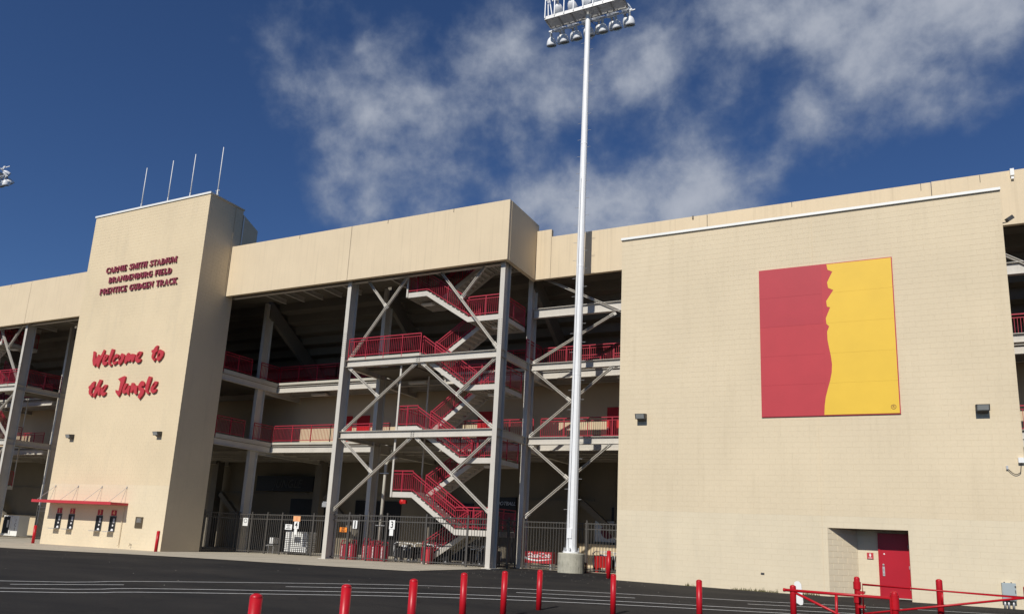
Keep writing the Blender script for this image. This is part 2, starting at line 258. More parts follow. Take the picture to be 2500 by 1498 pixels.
def text(s, x, z, size, y0, depth, m, parent, name='lettering', align='CENTER', shear=0, wide=1.0, rot=0, bold=0.0, **k):
    cu = bpy.data.curves.new(name, 'FONT'); cu.body = s; cu.size = size; cu.align_x = align; cu.align_y = 'CENTER'; cu.extrude = depth/2; cu.shear = shear; cu.offset = bold
    tmp = bpy.data.objects.new('tmp', cu); me = bpy.data.meshes.new_from_object(tmp); bpy.data.objects.remove(tmp)
    root = Vector((0, 0, 0)); q = parent
    while q is not None:
        if q.parent is None: root = ORG.get(q.name, Vector((0, 0, 0)))
        q = q.parent
    c, sn = math.cos(rot), math.sin(rot)
    for v in me.vertices:
        a, b, d = v.co; a *= wide; a, b = a*c-b*sn, a*sn+b*c; v.co = Vector((x+a, y0-depth/2-d, z+b))-root
    me.materials.clear(); me.materials.append(M[m]); me.update()
    o = bpy.data.objects.new(name, me); COL.objects.link(o); o.parent = parent; return tag(o, **k)
def kids(o): return [c for c in bpy.data.objects if c.parent == o]
def copytree(o, parent=None):
    c = o.copy(); COL.objects.link(c); c.parent = parent
    for ch in CH[o.name]: copytree(ch, c)
    return c
CH = {}
def index():                                                  # children of every object, for copytree
    CH.clear()
    for o in bpy.data.objects: CH[o.name] = []
    for o in bpy.data.objects:
        if o.parent: CH[o.parent.name].append(o)
def sstep(a, b, x):
    t = max(0, min(1, (x-a)/(b-a))); return t*t*(3-2*t)
GP = [(-80,-.14),(-60,-.11),(-50,-.08),(-46.5,-.066),(-36,0),(-26.8,.12),(-17,.20),(-10,.24),(-4,.20),(4,.23),(30,.25)]
def gz(x, y):
    if x <= GP[0][0]: h = GP[0][1]
    elif x >= GP[-1][0]: h = GP[-1][1]
    else:
        for (a, p), (b, q) in zip(GP, GP[1:]):
            if a <= x <= b: h = p+(q-p)*sstep(a, b, x) if False else p+(q-p)*(x-a)/(b-a); break
    return h*sstep(8, 27, y)

# ================================================================== ground
xs = [-900,-400,-200,-120]+[x for x in range(-84, 31)]+[60,120,300,900]
ys = [-900,-300,-100,-40,-15,-5]+[y for y in range(0, 61)]+[90,200,900]
mb = MB(); nx = len(xs)
for y in ys:
    for x in xs: mb.v.append(Vector((x, y, gz(x, y)-.012)))
for j in range(len(ys)-1):
    for i in range(nx-1): a = j*nx+i; mb.f.append((a, a+1, a+nx+1, a+nx))
lot = mb.build('parking_lot', 'asphalt', smooth=True, kind='structure', label='dark sealed asphalt parking lot in front of the stadium')
def drape(x0, x1, yf, yb, dz, ny=10, nxs=3, thick=.01):
    m_ = MB()
    for j in range(ny+1):
        for i in range(nxs+1):
            x = x0+(x1-x0)*i/nxs; y = yf(x)+(yb(x)-yf(x))*j/ny; m_.v.append(Vector((x, y, gz(x, y)+dz)))
    for j in range(ny):
        for i in range(nxs): a = j*(nxs+1)+i; m_.f.append((a, a+1, a+nxs+2, a+nxs+1))
    return m_
edge = [(-82,18.6),(-39.2,22.9),(-31.9,24.6),(-22.2,25.0),(-17.0,25.5)]
def ye(x):
    for (a, p), (b, q) in zip(edge, edge[1:]):
        if a <= x <= b: return p+(q-p)*(x-a)/(b-a)
    return edge[-1][1]
walk = bpy.data.objects.new('sidewalk', None); COL.objects.link(walk); tag(walk, 'tan concrete sidewalk apron between asphalt and ticket tower', kind='structure')
for i in range(20):
    x0 = -82+3.25*i; x1 = x0+3.25-.02
    for k in range(3):
        f0, f1 = k/3, (k+1)/3
        lo = lambda x, f0=f0: ye(x)+(31.9-ye(x))*f0+(.02 if f0 else 0); hi = lambda x, f1=f1: ye(x)+(31.9-ye(x))*f1
        drape(x0, x1, lo, hi, .004 if (i+k) % 2 else .005, 6).build('slab', 'concrete', walk)
cf = bpy.data.objects.new('concourse_floor', None); COL.objects.link(cf); tag(cf, 'concrete concourse floor running back under the grandstand', kind='structure')
for i in range(20):
    x0 = -82+3.25*i; drape(x0, x0+3.23, lambda x: 31.92, lambda x: 60, .004, 2).build('slab', 'concrete', cf)
for i in range(10):
    x0 = -16.98+3.25*i; drape(x0, x0+3.23, lambda x: 35.15, lambda x: 60, .004, 2).build('slab', 'concrete', cf)
# painted lines: three long thin lines and short ones between
def onG(u, v):
    d = MT(u, v); t = 1.0
    for _ in range(40):
        x, y = d.x*t, d.y*t; t += (gz(x, y)-1.6-d.z*t)/d.z*.9
    return Vector((d.x*t, d.y*t, gz(d.x*t, d.y*t)))
def MT(u, v):
    a, b = (u-1250)/FPX, (v-915)/FPX; return r2*a-u2*b+fwd
def stripe(pts, w=.085):
    P = [Vector((x, y, 0)) for x, y in pts]; Q = []
    for i in range(len(P)-1):                      # Catmull-Rom through the points
        a, b, c, d = P[max(i-1, 0)], P[i], P[i+1], P[min(i+2, len(P)-1)]; n = max(2, int((c-b).length/.6))
        for k in range(n):
            t = k/n; Q.append(.5*((2*b)+(c-a)*t+(2*a-5*b+4*c-d)*t*t+(3*b-a-3*c+d)*t**3))
    Q.append(P[-1]); m_ = MB()
    for i, c in enumerate(Q):
        sd = (Q[min(i+1, len(Q)-1)]-Q[max(i-1, 0)]).cross(Vector((0, 0, 1))).normalized()*w/2
        for s_ in (-1, 1): e = c+sd*s_; m_.v.append(Vector((e.x, e.y, gz(e.x, e.y)-.003)))
    for i in range(len(Q)-1): m_.f.append((2*i, 2*i+1, 2*i+3, 2*i+2))
    return m_.build('painted_line', 'paint', lot)
for pts in ([(-30,3),(-19.47,11.57),(-17.94,14.0),(-15.37,16.98),(-12.81,19.3),(-8.64,21.74),(-3.08,24.1),(-.82,24.9),(6,27)],
            [(-28,1.5),(-17.68,10.53),(-16.14,12.8),(-13.71,15.17),(-11.38,17.18),(-7.7,19.38),(-2.74,21.46),(6,24.5)],
            [(-27,1),(-16.92,10.09),(-15.41,12.2),(-13.08,14.49),(-10.85,16.38),(-7.34,18.49),(-2.62,20.5),(6,23.5)],
            [(-18.49,11.23),(-17.16,13.2)], [(-14.57,16.07),(-12.15,18.23)], [(-9.57,19.77),(-6.62,21.29)], [(-3.78,22.53),(-.83,23.7)]): stripe(pts)

# ================================================================== block walls
def blocks(x0, x1, z0, z1, y, cuts, parent, mats, near=None, nlim=0, course=.2032, bl=.4064, proud=.0026, dirx=True, seed=3):
    """running-bond masonry, every block a bevelled solid; returns the rest mesh"""
    rnd = random.Random(seed); rest = {m: MB() for m in mats}; cells = []
    k = 0; z = z0
    while z < z1-.01:
        zt = min(z+course, z1); off = (k % 2)*bl/2; x = x0-off
        while x < x1-.01:
            a, b = max(x, x0), min(x+bl, x1)
            segs = [(a, b, z, zt)]
            for c in cuts:
                ns = []
                for (a_, b_, c_, d_) in segs:
                    if b_ <= c[0] or a_ >= c[1] or d_ <= c[2] or c_ >= c[3]: ns.append((a_, b_, c_, d_)); continue
                    zc0, zc1 = max(c_, c[2]), min(d_, c[3])
                    if a_ < c[0]: ns.append((a_, c[0], c_, d_))
                    if b_ > c[1]: ns.append((c[1], b_, c_, d_))
                    if c_ < c[2]: ns.append((max(a_, c[0]), min(b_, c[1]), c_, c[2]))
                    if d_ > c[3]: ns.append((max(a_, c[0]), min(b_, c[1]), c[3], d_))
                segs = ns
            for s_ in segs:
                if s_[1]-s_[0] > .03 and s_[3]-s_[2] > .03: cells.append(s_)
            x += bl
        z += course; k += 1
    if near: cells.sort(key=lambda s_: near((s_[0]+s_[1])/2, (s_[2]+s_[3])/2))
    cache = {}
    for i, (a, b, c, d) in enumerate(cells):
        g = .001; w, h = b-a-2*g, d-c-2*g; pr = proud+rnd.uniform(0, .0009); e = .0018; m_ = mats[0] if (len(mats) == 1 or c < 3.45-0.2) else mats[1]
        m_ = mats[0] if c >= SPLITZ or len(mats) == 1 else mats[1]
        if i < nlim:
            key = (round(w, 2), round(h, 2), m_)
            if key not in cache:
                q = MB(); prism_block(q, -w/2, w/2, 0, 0, h, proud, e, 0)
                me = bpy.data.meshes.new('block'); me.from_pydata([tuple(v) for v in q.v], [], q.f); me.materials.append(M[m_]); cache[key] = me
            o = bpy.data.objects.new('block', cache[key]); COL.objects.link(o); o.parent = parent
            o.location = Vector(((a+b)/2, y-(pr-proud), c+g))-ORG.get(parent.name, Vector((0, 0, 0)))
        else: prism_block(rest[m_], a+g, b-g, y-(pr-proud), c+g, h, proud, e, 0)
    for m_, q in rest.items():
        if q.f: q.build('block_courses', m_, parent, kind='stuff')
def prism_block(q, xa, xb, y, z, h, pr, e, _):
    i = len(q.v)
    q.v += [Vector(p) for p in ((xa,y,z),(xb,y,z),(xb,y,z+h),(xa,y,z+h),(xa+e,y-pr,z+e),(xb-e,y-pr,z+e),(xb-e,y-pr,z+h-e),(xa+e,y-pr,z+h-e))]
    q.f += [(i+4,i+5,i+6,i+7),(i,i+1,i+5,i+4),(i+1,i+2,i+6,i+5),(i+2,i+3,i+7,i+6),(i+3,i,i+4,i+7)]
SPLITZ = -99

# ------------------------------------------------------------------ ticket tower
TX0, TX1, TY, TZ = -46.5, -35.93, 29.55, 21.02
tower = thing('ticket_tower', (-41.2, 31, 0), 'tall beige block ticket tower with lettering and four ticket windows', 'tower')
core = MB(); core.box(TX0, TX1-.014, TY+.012, 32.2, -.4, TZ); core.build('wall', 'joint', tower)
SPLITZ = 3.4
WINS = [(-45.35,-44.82),(-44.14,-43.62),(-41.62,-41.08),(-40.42,-39.90)]
WINZ = (.90, 1.77)
cuts = [(a, b, WINZ[0], WINZ[1]) for a, b in WINS]
blocks(TX0, TX1, -.0952, TZ, TY+.012, cuts, tower, ['tblock', 'tblock2'], seed=5)
# right side of the tower: same courses seen along the return
def sideblocks(x, y0, y1, z0, z1, parent, m_, seed=1):
    rnd = random.Random(seed); q = MB(); k = 0; z = z0; e = .003
    while z < z1-.01:
        zt = min(z+.2032, z1); y = y0-(k % 2)*.2032
        while y < y1-.01:
            a, b = max(y, y0)+.0015, min(y+.4064, y1)-.0015; pr = .004+rnd.uniform(0, .0015)
            if b-a > .03:
                i = len(q.v); c, d = z+.0015, zt-.0015
                q.v += [Vector(p) for p in ((x,a,c),(x,b,c),(x,b,d),(x,a,d),(x+pr,a+e,c+e),(x+pr,b-e,c+e),(x+pr,b-e,d-e),(x+pr,a+e,d-e))]
                q.f += [(i+4,i+5,i+6,i+7),(i,i+1,i+5,i+4),(i+1,i+2,i+6,i+5),(i+2,i+3,i+7,i+6),(i+3,i,i+4,i+7)]
            y += .4064
        z += .2032; k += 1
    return q.build('block_courses', m_, parent, kind='stuff')
sideblocks(TX1-.014, TY+.003, 32.2, -.0952, TZ, tower, 'block')
cp = MB(); cp.box(TX0-.05, TX1+.05, TY-.05, TY+.25, TZ, TZ+.12); cp.build('coping', 'coping', tower)
cp = MB(); cp.box(TX1-.2, TX1+.04, TY+.25, 32.25, TZ+.001, TZ+.09); cp.build('coping', 'fascia', tower)
# stair head behind the tower: sloping top, plain render
sh = MB(); i0 = 0
pr_ = [(32.25, 16.5), (32.25, 20.78), (33.55, 20.18), (33.55, 16.5)]
sh.v = [Vector((-35.96, a, b)) for a, b in pr_]+[Vector((-42, a, b)) for a, b in pr_]
sh.f = [(0,1,2,3),(7,6,5,4),(0,4,5,1),(1,5,6,2),(2,6,7,3),(3,7,4,0)]; sh.build('stair_head', 'fascia', tower)
mb = MB(); mb.box(-35.95, -35.91, 32.27, 32.33, 18.45, 20.7); mb.build('corner_flashing', 'coping', tower)
mb = MB(); mb.box(-35.92, -35.905, 31.56, 31.59, 15.5, 20.97); mb.build('control_joint', 'iwall', tower)
# ticket windows
for i, (a, b) in enumerate(WINS):
    w = MB(); w.box(a+.002, b-.002, TY+.0, TY+.006, WINZ[0]+.002, WINZ[1]-.002); wo_ = w.build('ticket_window', 'black', tower)
    f = MB()
    for q in ((a, a+.045, WINZ[0], WINZ[1]), (b-.045, b, WINZ[0], WINZ[1]), (a+.045, b-.045, WINZ[1]-.045, WINZ[1]), (a+.045, b-.045, WINZ[0], WINZ[0]+.045)): f.box(q[0], q[1], TY-.03, TY-.001, q[2], q[3])
    f.build('window_frame', 'darkgrey', wo_)
    g = MB(); g.box(a+.28, a+.42, TY-.012, TY-.004, 1.38, 1.64); g.build('notice', 'galv', wo_)
    g = MB(); g.lathe((a+.36, TY-.03, 1.24), [(.015,0),(.055,.0),(.055,.02),(.03,.03)], 14, (0,-1,0)); g.build('speak_hole', 'white', wo_)
    g = MB(); pts = [(a+.15, .945)]+[(a+.30-.10*math.cos(t*math.pi/8), .945+.12*math.sin(t*math.pi/8)) for t in range(9)]+[(a+.45, .945)]
    g.poly(pts, TY-.016, TY-.004); g.build('pass_hole', 'white', wo_)
    g = MB(); g.box(a-.08, b-.06, TY-.34, TY-.035, .875, .905); g.build('counter', 'galv', wo_)
    s_ = MB(); s_.box(a+.06, a+.48, TY-.02, TY, 1.80, 2.10); so_ = s_.build('number_sign', 'redd', tower)
    text(str(i+1), a+.27, 1.945, .36, TY-.021, .004, 'orange2', so_, name='numeral', bold=.006)
# canopy with its stays
can = thing('ticket_canopy', (-42.6, TY, 2.4), 'flat red metal canopy hung on thin rods above the ticket windows', 'canopy')
mb = MB(); mb.box(-46.17, -39.07, TY-1.1, TY-.001, 2.385, 2.52); mb.build('canopy_deck', 'redsign', can)
mb = MB(); mb.box(-46.20, -39.04, TY-1.13, TY-1.10, 2.375, 2.535); mb.build('front_fascia', 'redsign', can)
for x in (-45.86, -43.72, -41.55, -39.38):
    mb = MB(); mb.tube([(x, TY-.02, 3.40), (x-.02, TY-1.0, 2.53)], .012, 6); mb.build('stay_rod', 'galv', can)
    mb = MB(); mb.tube([(x, TY-.02, 3.40), (x+.0, TY-.25, 2.53)], .008, 6); mb.build('stay_rod', 'galv', can)
    mb = MB(); mb.box(x-.03, x+.03, TY-.025, TY, 3.34, 3.46); mb.build('wall_plate', 'galv', can)
mb = MB(); mb.tube([(-39.33, TY-.05, 2.38), (-39.33, TY-.05, .2), (-39.33, TY-.12, .15)], .022, 8)
solo(mb, 'drain_pipe', 'block', (-39.33, TY-.05, .1), label='thin beige drain pipe running down from the right end of the red canopy', cat='pipe')
mb = MB(); mb.box(-38.24, -37.64, TY-.03, TY-.0, 1.18, 1.79); pq = thing('wall_plaque', (-37.94, TY, 1.18), 'bronze memorial plaque on the tower wall right of the windows', 'plaque')
mb.build('plate', 'bronze', pq); mb = MB()
for k in range(6): mb.box(-38.14+.02*(k % 2), -37.74-.03*(k % 3), TY-.036, TY-.03, 1.50+.04*k, 1.515+.04*k)
mb.build('raised_text', 'galv', pq)
for (x, z, nm, lb) in ((-38.33, .25, 'hose_bib', 'small brass hose tap low on the tower wall below the plaque'),):
    mb = MB(); mb.tube([(x, TY, z), (x, TY-.1, z), (x, TY-.13, z-.08)], .018, 7); mb.lathe((x, TY-.08, z+.01), [(.01,0),(.01,.05),(.04,.055),(.04,.065)], 10)
    solo(mb, nm, 'bronze', (x, TY, z-.1), label=lb, cat='tap')
# antennas
for i, (x, y, h, z0, lb) in enumerate(((-42.52,29.8,2.85,21.19,'leftmost white whip antenna on the tower roof'), (-40.06,29.8,2.9,21.19,'second white whip antenna from the left on the tower roof'),
        (-38.07,29.8,2.95,21.19,'third white whip antenna from the left on the tower roof'), (-36.15,30.2,3.35,21.1,'rightmost whip antenna on the tower roof with clamped bracket at its foot'))):
    a = thing('whip_antenna', (x, y, z0), lb, 'antenna', 'whip antennas on the tower roof')
    mb = MB(); mb.tube([(x, y, z0-.1), (x-.02, y, z0+h)], [.032, .022], 8); mb.build('mast', 'white', a, smooth=True)
    mb = MB(); mb.tube([(x, y, z0-.1), (x, y, z0+.35 if i < 3 else z0+.5)], .045, 8); mb.box(x-.09, x+.09, y-.02, y+.02, z0+.05, z0+.09)
    if i == 3: mb.box(x-.17, x+.17, y-.02, y+.02, z0+.42, z0+.46); mb.box(x-.14, x+.12, y-.02, y+.02, z0+.15, z0+.18); mb.box(x-.1, x-.07, y-.02, y+.02, z0-.1, z0+.45)
    mb.build('bracket', 'galv', a)

# ------------------------------------------------------------------ lettering on the tower
def arcst(cx, cz, rx, rz, a0, a1, th, tv, n=12):   # stroke along an ellipse, th at the sides, tv at top and foot
    o, i_ = [], []
    for k in range(n+1):
        t = R(a0+(a1-a0)*k/n); c, s_ = math.cos(t), math.sin(t)
        o.append((cx+rx*c, cz+rz*s_)); i_.append((cx+(rx-th)*c, cz+(rz-tv)*s_))
    return [o+i_[::-1]]
def glyph(c):
    T, t, sf = .20, .075, .07     # stem, hairline, serif height
    def st(x, z0=0, z1=1): return [(x, z0), (x+T, z0), (x+T, z1), (x, z1)]
    def hl(x, z0=0, z1=1): return [(x, z0), (x+t, z0), (x+t, z1), (x, z1)]
    def bar_(x0, x1, z, h=t): return [(x0, z), (x1, z), (x1, z+h), (x0, z+h)]
    def srf(x, w=T): return [bar_(x-.06, x+w+.06, 0, sf), bar_(x-.06, x+w+.06, 1-sf, sf)]
    d = {}
    if c == 'I': return [st(.07)]+srf(.07), .36
    if c == 'E': return [st(.07)]+srf(.07)+[bar_(.25, .58, 0), bar_(.25, .58, 1-t), bar_(.25, .46, .47), hl(.51, 0, .26), hl(.51, .78, 1)], .66
    if c == 'F': return [st(.07)]+srf(.07)+[bar_(.25, .58, 1-t), bar_(.25, .46, .47), hl(.51, .78, 1), hl(.40, .36, .62)], .62
    if c == 'L': return [st(.07)]+srf(.07)+[bar_(.25, .58, 0), hl(.51, 0, .30)], .64
    if c == 'T': return [st(.23)]+[bar_(.17, .49, 0, sf), bar_(.02, .64, 1-t), hl(.01, .74, 1), hl(.58, .74, 1)], .68
    if c == 'H': return [st(.07), st(.52)]+srf(.07)+srf(.52)+[bar_(.26, .53, .47)], .80
    if c == 'N': return [hl(.08), hl(.62), [(.06, 1), (.26, 1), (.70, 0), (.60, 0)]]+[bar_(.0, .22, 0, sf), bar_(.0, .2, 1-sf, sf), bar_(.52, .78, 1-sf, sf)], .80
    if c == 'M': return [hl(.08), st(.72), [(.06, 1), (.26, 1), (.50, .0), (.42, 0)], [(.74, 1), (.80, 1), (.50, 0), (.44, 0)]]+[bar_(0, .22, 0, sf), bar_(0, .2, 1-sf, sf), bar_(.66, .98, 0, sf), bar_(.72, .98, 1-sf, sf)], 1.0
    if c == 'A': return [[(.34, 1), (.44, 1), (.76, 0), (.54, 0)], [(.34, .96), (.40, .90), (.14, 0), (.07, 0)], bar_(.2, .56, .30, .07), bar_(0, .22, 0, sf), bar_(.48, .82, 0, sf)], .82
    if c == 'K': return [st(.07), [(.22, .42), (.30, .34), (.66, 1), (.58, 1)], [(.30, .58), (.42, .66), (.74, 0), (.54, 0)]]+srf(.07)+[bar_(.48, .78, 1-sf, sf), bar_(.46, .80, 0, sf)], .80
    if c == 'U': return [st(.07, .3, 1), hl(.60, .3, 1), bar_(0, .33, 1-sf, sf), bar_(.52, .76, 1-sf, sf)]+arcst(.37, .32, .30, .32, 180, 360, .15, .09), .76
    if c in 'CG':
        r = arcst(.38, .5, .36, .5, 40, 320, .19, .07, 18)+[hl(.60, .68, 1)]
        if c == 'G': r += [st(.52, .0, .42), bar_(.42, .80, .38, .07)]
        else: r += [hl(.60, .02, .26)]
        return r, .78 if c == 'G' else .72
    if c == 'O': return arcst(.40, .5, .38, .5, 0, 360, .19, .07, 20), .80
    if c == 'D': return [st(.07)]+srf(.07)+arcst(.30, .5, .46, .5, -90, 90, .20, .07), .80
    if c == 'P': return [st(.07)]+srf(.07)+arcst(.30, .73, .36, .27, -90, 90, .18, .06), .68
    if c == 'R': return [st(.07)]+srf(.07)+arcst(.30, .75, .34, .25, -90, 90, .17, .06)+[[(.34, .50), (.48, .50), (.76, 0), (.56, 0)], bar_(.54, .82, 0, sf)], .80
    if c == 'B': return [st(.07)]+srf(.07)+arcst(.30, .76, .30, .24, -90, 90, .16, .06)+arcst(.30, .27, .37, .27, -90, 90, .18, .06), .72
    if c == 'S': return arcst(.32, .73, .26, .27, 30, 270, .12, .08, 14)+arcst(.32, .27, .29, .27, 90, -150, .14, .08, 14)+[[(.14, .66), (.26, .80), (.52, .38), (.42, .24)], hl(.49, .68, 1), hl(.04, 0, .32)], .66
    return [], .42
name_sign = thing('stadium_name_sign', (-41.2, TY, 16.0), 'three rows of raised maroon serif letters high on the tower', 'lettering')
for s_, xa, xb, zb, h in (('CARNIE SMITH STADIUM', -44.46, -37.99, 16.90, .37), ('BRANDENBURG FIELD', -44.06, -38.30, 16.22, .36), ('PRENTICE GUDGEN TRACK', -44.75, -37.70, 15.50, .38)):
    tot = sum(glyph(c)[1]+.03 for c in s_)-.03; k = (xb-xa)/tot; x = xa
    for c in s_:
        g, w = glyph(c)
        if g:
            mb = MB()
            for j, p in enumerate(g): mb.poly([(x+(px)*k, zb+pz*h) for px, pz in p], TY-.085-.0009*j, TY-.015+.0009*j)
            o = mb.build('letter', 'maroon', name_sign)
        x += (w+.03)*k
welcome = thing('welcome_sign', (-41.2, TY, 8.6), 'large red brush script letters reading Welcome to the Jungle', 'lettering')
for outl in WELCOME:
    flat(outl, 'letter', 'redsign', TY-.11, TY-.02, welcome, off=-.014)

# ------------------------------------------------------------------ right hand block building
BX0, BX1, BZ = -9.98, 3.865, 14.42
blk = thing('block_annex', (-3, 31, .2), 'long beige concrete block annex with the emblem board and recessed red door', 'building')
DX0, DX1, DZ = -2.19, .365, 2.54
core = MB()
core.box(BX0, DX0, TY+.012, 33.2, -.3, BZ); core.box(DX1, BX1, TY+.012, 33.2, -.3, BZ); core.box(DX0, DX1, TY+.012, 33.2, DZ, BZ); core.build('wall', 'joint', blk)
SPLITZ = 2.95
def near(x, z): return ((x-2.2)/1.25)**2+((z-1.2)*.95)**2
blocks(BX0, BX1, -.0952, BZ, TY+.012, [(DX0, DX1, -1, DZ), (-4.49, -4.35, .78, .86)], blk, ['block', 'block2'], near=near, nlim=298, seed=9)
cp = MB(); cp.box(BX0-.04, BX1+.02, TY-.06, TY+.3, BZ, BZ+.10); cp.build('coping', 'coping', blk)
mb = MB(); mb.box(-2.36, -2.345, TY-.003, TY+.001, 2.6, BZ-.05); mb.box(-2.36, -2.345, TY-.003, TY+.001, .15, 2.54); mb.build('control_joint', 'joint', blk)
# recess: splayed left cheek, back wall, soffit
mb = MB(); jx, jy = -1.27, 30.42
mb.v = [Vector(p) for p in ((DX0, TY+.004, -.1), (jx, jy, -.1), (jx, jy, DZ), (DX0, TY+.004, DZ), (DX0-.3, TY+.4, -.1), (jx-.4, jy+.3, -.1), (jx-.4, jy+.3, DZ), (DX0-.3, TY+.4, DZ))]
mb.f = [(0,1,2,3),(7,6,5,4),(0,4,5,1),(3,2,6,7),(0,3,7,4),(1,5,6,2)]
mb.build('splayed_cheek', 'block2', blk)
mb = MB()
k = 0; z = .108
while z < DZ-.02:     # block courses on cheek and back wall
    n_ = 3; d_ = Vector((jx-DX0, jy-TY, 0)); Ln = d_.length; d_.normalize(); nn = Vector((d_.y, -d_.x, 0))
    x = -.2032*(k % 2)
    while x < Ln:
        a, b = max(x, 0)+.004, min(x+.4064, Ln)-.004
        if b-a > .03:
            p = Vector((DX0, TY+.004, 0)); z1_ = min(z+.1972, DZ-.003)
            A, B_ = p+d_*a, p+d_*b; i = len(mb.v); e = d_*.005; o_ = nn*.009
            mb.v += [A+Vector((0,0,z)), B_+Vector((0,0,z)), B_+Vector((0,0,z1_)), A+Vector((0,0,z1_)), A+o_+e+Vector((0,0,z+.005)), B_+o_-e+Vector((0,0,z+.005)), B_+o_-e+Vector((0,0,z1_-.005)), A+o_+e+Vector((0,0,z1_-.005))]
            mb.f += [(i+4,i+5,i+6,i+7),(i,i+1,i+5,i+4),(i+1,i+2,i+6,i+5),(i+2,i+3,i+7,i+6),(i+3,i,i+4,i+7)]
        x += .4064
    z += .2032; k += 1
mb.build('block_courses', 'block2', blk, kind='stuff')
mb = MB(); mb.box(jx-.02, DX1+.2, jy+.01, jy+.3, -.1, DZ); mb.build('recess_back_wall', 'joint', blk)
tmpb = blk; SPLITZ = 99
blocks(jx, -.60, .108, DZ-.005, jy+.01, [], blk, ['block2', 'block2'], seed=4)
mb = MB(); mb.box(DX0-.1, DX1+.1, TY+.25, jy+.2, DZ+.0, DZ+.02); mb.build('soffit', 'block2', blk)
dr = MB(); dr.box(-.54, .42, jy-.035, jy-.001, .27, 2.37); dro = dr.build('door', 'redd', blk)
fr = MB(); fr.box(-.61, -.54, jy-.06, jy+.0, .24, 2.44); fr.box(-.54, .45, jy-.06, jy, 2.37, 2.44); fr.build('door_frame', 'redd', dro)
h = MB(); h.box(-.495, -.425, jy-.055, jy-.036, .98, 1.30); h.tube([(-.46, jy-.05, 1.05), (-.46, jy-.10, 1.07), (-.46, jy-.10, 1.22), (-.46, jy-.05, 1.24)], .012, 7); h.build('pull_handle', 'galv', dro)
h = MB(); h.lathe((-.46, jy-.036, 1.36), [(.035,0),(.035,.02),(.02,.03)], 12, (0,-1,0)); h.build('deadbolt', 'galv', dro)
h = MB(); h.lathe((-.42, jy-.036, 1.73), [(.028,0),(.024,.012)], 10, (0,-1,0)); h.build('door_viewer', 'white', dro)
for z in (.55, 1.25, 1.95): h = MB(); h.tube([(.345, jy-.05, z), (.345, jy-.05, z+.11)], .012, 7); h.build('hinge', 'galv', dro)
h = MB(); h.box(-.56, .44, jy-.14, jy-.03, .235, .262); h.build('threshold', 'slab', dro)
sg = thing('restroom_sign', (-.87, jy-.01, 1.54), 'small square red restroom sign on the wall beside the recessed door', 'sign')
mb = MB(); mb.box(-.975, -.765, jy-.025, jy-.004, 1.535, 1.75); mb.build('panel', 'redsign', sg)
mb = MB(); mb.poly([(-.885,1.60),(-.855,1.60),(-.855,1.64),(-.835,1.66),(-.852,1.70),(-.858,1.712),(-.882,1.712),(-.888,1.70),(-.905,1.66),(-.885,1.64)], jy-.028, jy-.025); mb.lathe((-.87, jy-.025, 1.728), [(.013,0),(.013,.003)], 10, (0,-1,0)); mb.box(-.93, -.81, jy-.028, jy-.025, 1.562, 1.578); mb.build('figure', 'white', sg)

# emblem board: red and gold fields that meet in a ragged edge, on eight seamed panels
PX0, PX1, PZ0, PZ1 = -4.33, .36, 6.545, 12.37
board = thing('emblem_board', ((PX0+PX1)/2, TY, PZ0), 'big square board split into a red half and a gold half with a ragged edge', 'board')
mb = MB(); mb.box(PX0, PX1, TY-.035, TY-.002, PZ0, PZ1); mb.build('backing', 'bred', board)
rb_ = random.Random(21); bd = []; zt_ = PZ1-.03
while zt_ > 9.9:                          # ragged join at the top, running out into one smooth sweep
    x_ = -1.90+.06*math.sin(zt_*1.7); bd += [(x_+rb_.uniform(-.02, .02), zt_), (x_+.02, zt_-.22), (x_+rb_.uniform(.10, .22), zt_-rb_.uniform(.26, .34))]; zt_ -= rb_.uniform(.5, .95)
bd += [(-1.93-.02*k+.42*math.sin(math.pi*min(1, k/9))**2*.5, 9.7-k*.31) for k in range(11)]
bd.append((bd[-1][0], PZ0+.03))
lo_z, xm = PZ0+.035, -1.98
rows = [PZ0+.012, 7.75, 8.87, 10.03, 11.2, PZ1-.012]
left = [(PX0+.012, PZ0+.012)]+[(-1.99, PZ0+.012)]
# red field as five panels
for z0, z1 in zip(rows, rows[1:]):
    mb = MB(); mb.box(PX0+.012, -2.06, TY-.0405, TY-.0352, z0+.002, z1-.002); mb.build('red_panel', 'bred2' if z0 < 10 else 'bred', board)
mb = MB(); mb.box(-2.052, -1.60, TY-.0400, TY-.0352, PZ0+.012, PZ1-.03); mb.build('red_panel', 'bred2', board)
def clipz(poly, z0, z1):
    def cl(P, f, zc):
        out = []
        for i, p in enumerate(P):
            q = P[(i+1) % len(P)]; a, b = f(p), f(q)
            if a: out.append(p)
            if a != b: t = (zc-p[1])/(q[1]-p[1]); out.append((p[0]+t*(q[0]-p[0]), zc))
        return out
    return cl(cl(poly, lambda p: p[1] >= z0, z0), lambda p: p[1] <= z1, z1)
gold = [(p[0], min(max(p[1], PZ0+.03), PZ1-.03)) for p in bd]
gold[0] = (gold[0][0], PZ1-.03); gold[-1] = (gold[-1][0], PZ0+.03)
gold = gold+[(PX1-.035, PZ0+.03), (PX1-.035, PZ1-.03)]
for z0, z1 in zip([PZ0+.03]+rows[1:-1], rows[1:-1]+[PZ1-.03]):
    P = clipz(gold, z0+.0015, z1-.0015)
    if len(P) > 2: flat([P], 'gold_panel', 'yellow', TY-.047, TY-.0405, board)
ring = [(.14+.085*math.cos(t*math.pi/12), 6.80+.085*math.sin(t*math.pi/12)) for t in range(24)]; ring2 = [(.14+.070*math.cos(t*math.pi/12), 6.80+.070*math.sin(t*math.pi/12)) for t in range(24)]
flat([ring, ring2], 'registered_ring', 'maroonside', TY-.051, TY-.047, board)
text('R', .14, 6.80, .13, TY-.047, .004, 'maroonside', board, name='registered_letter')

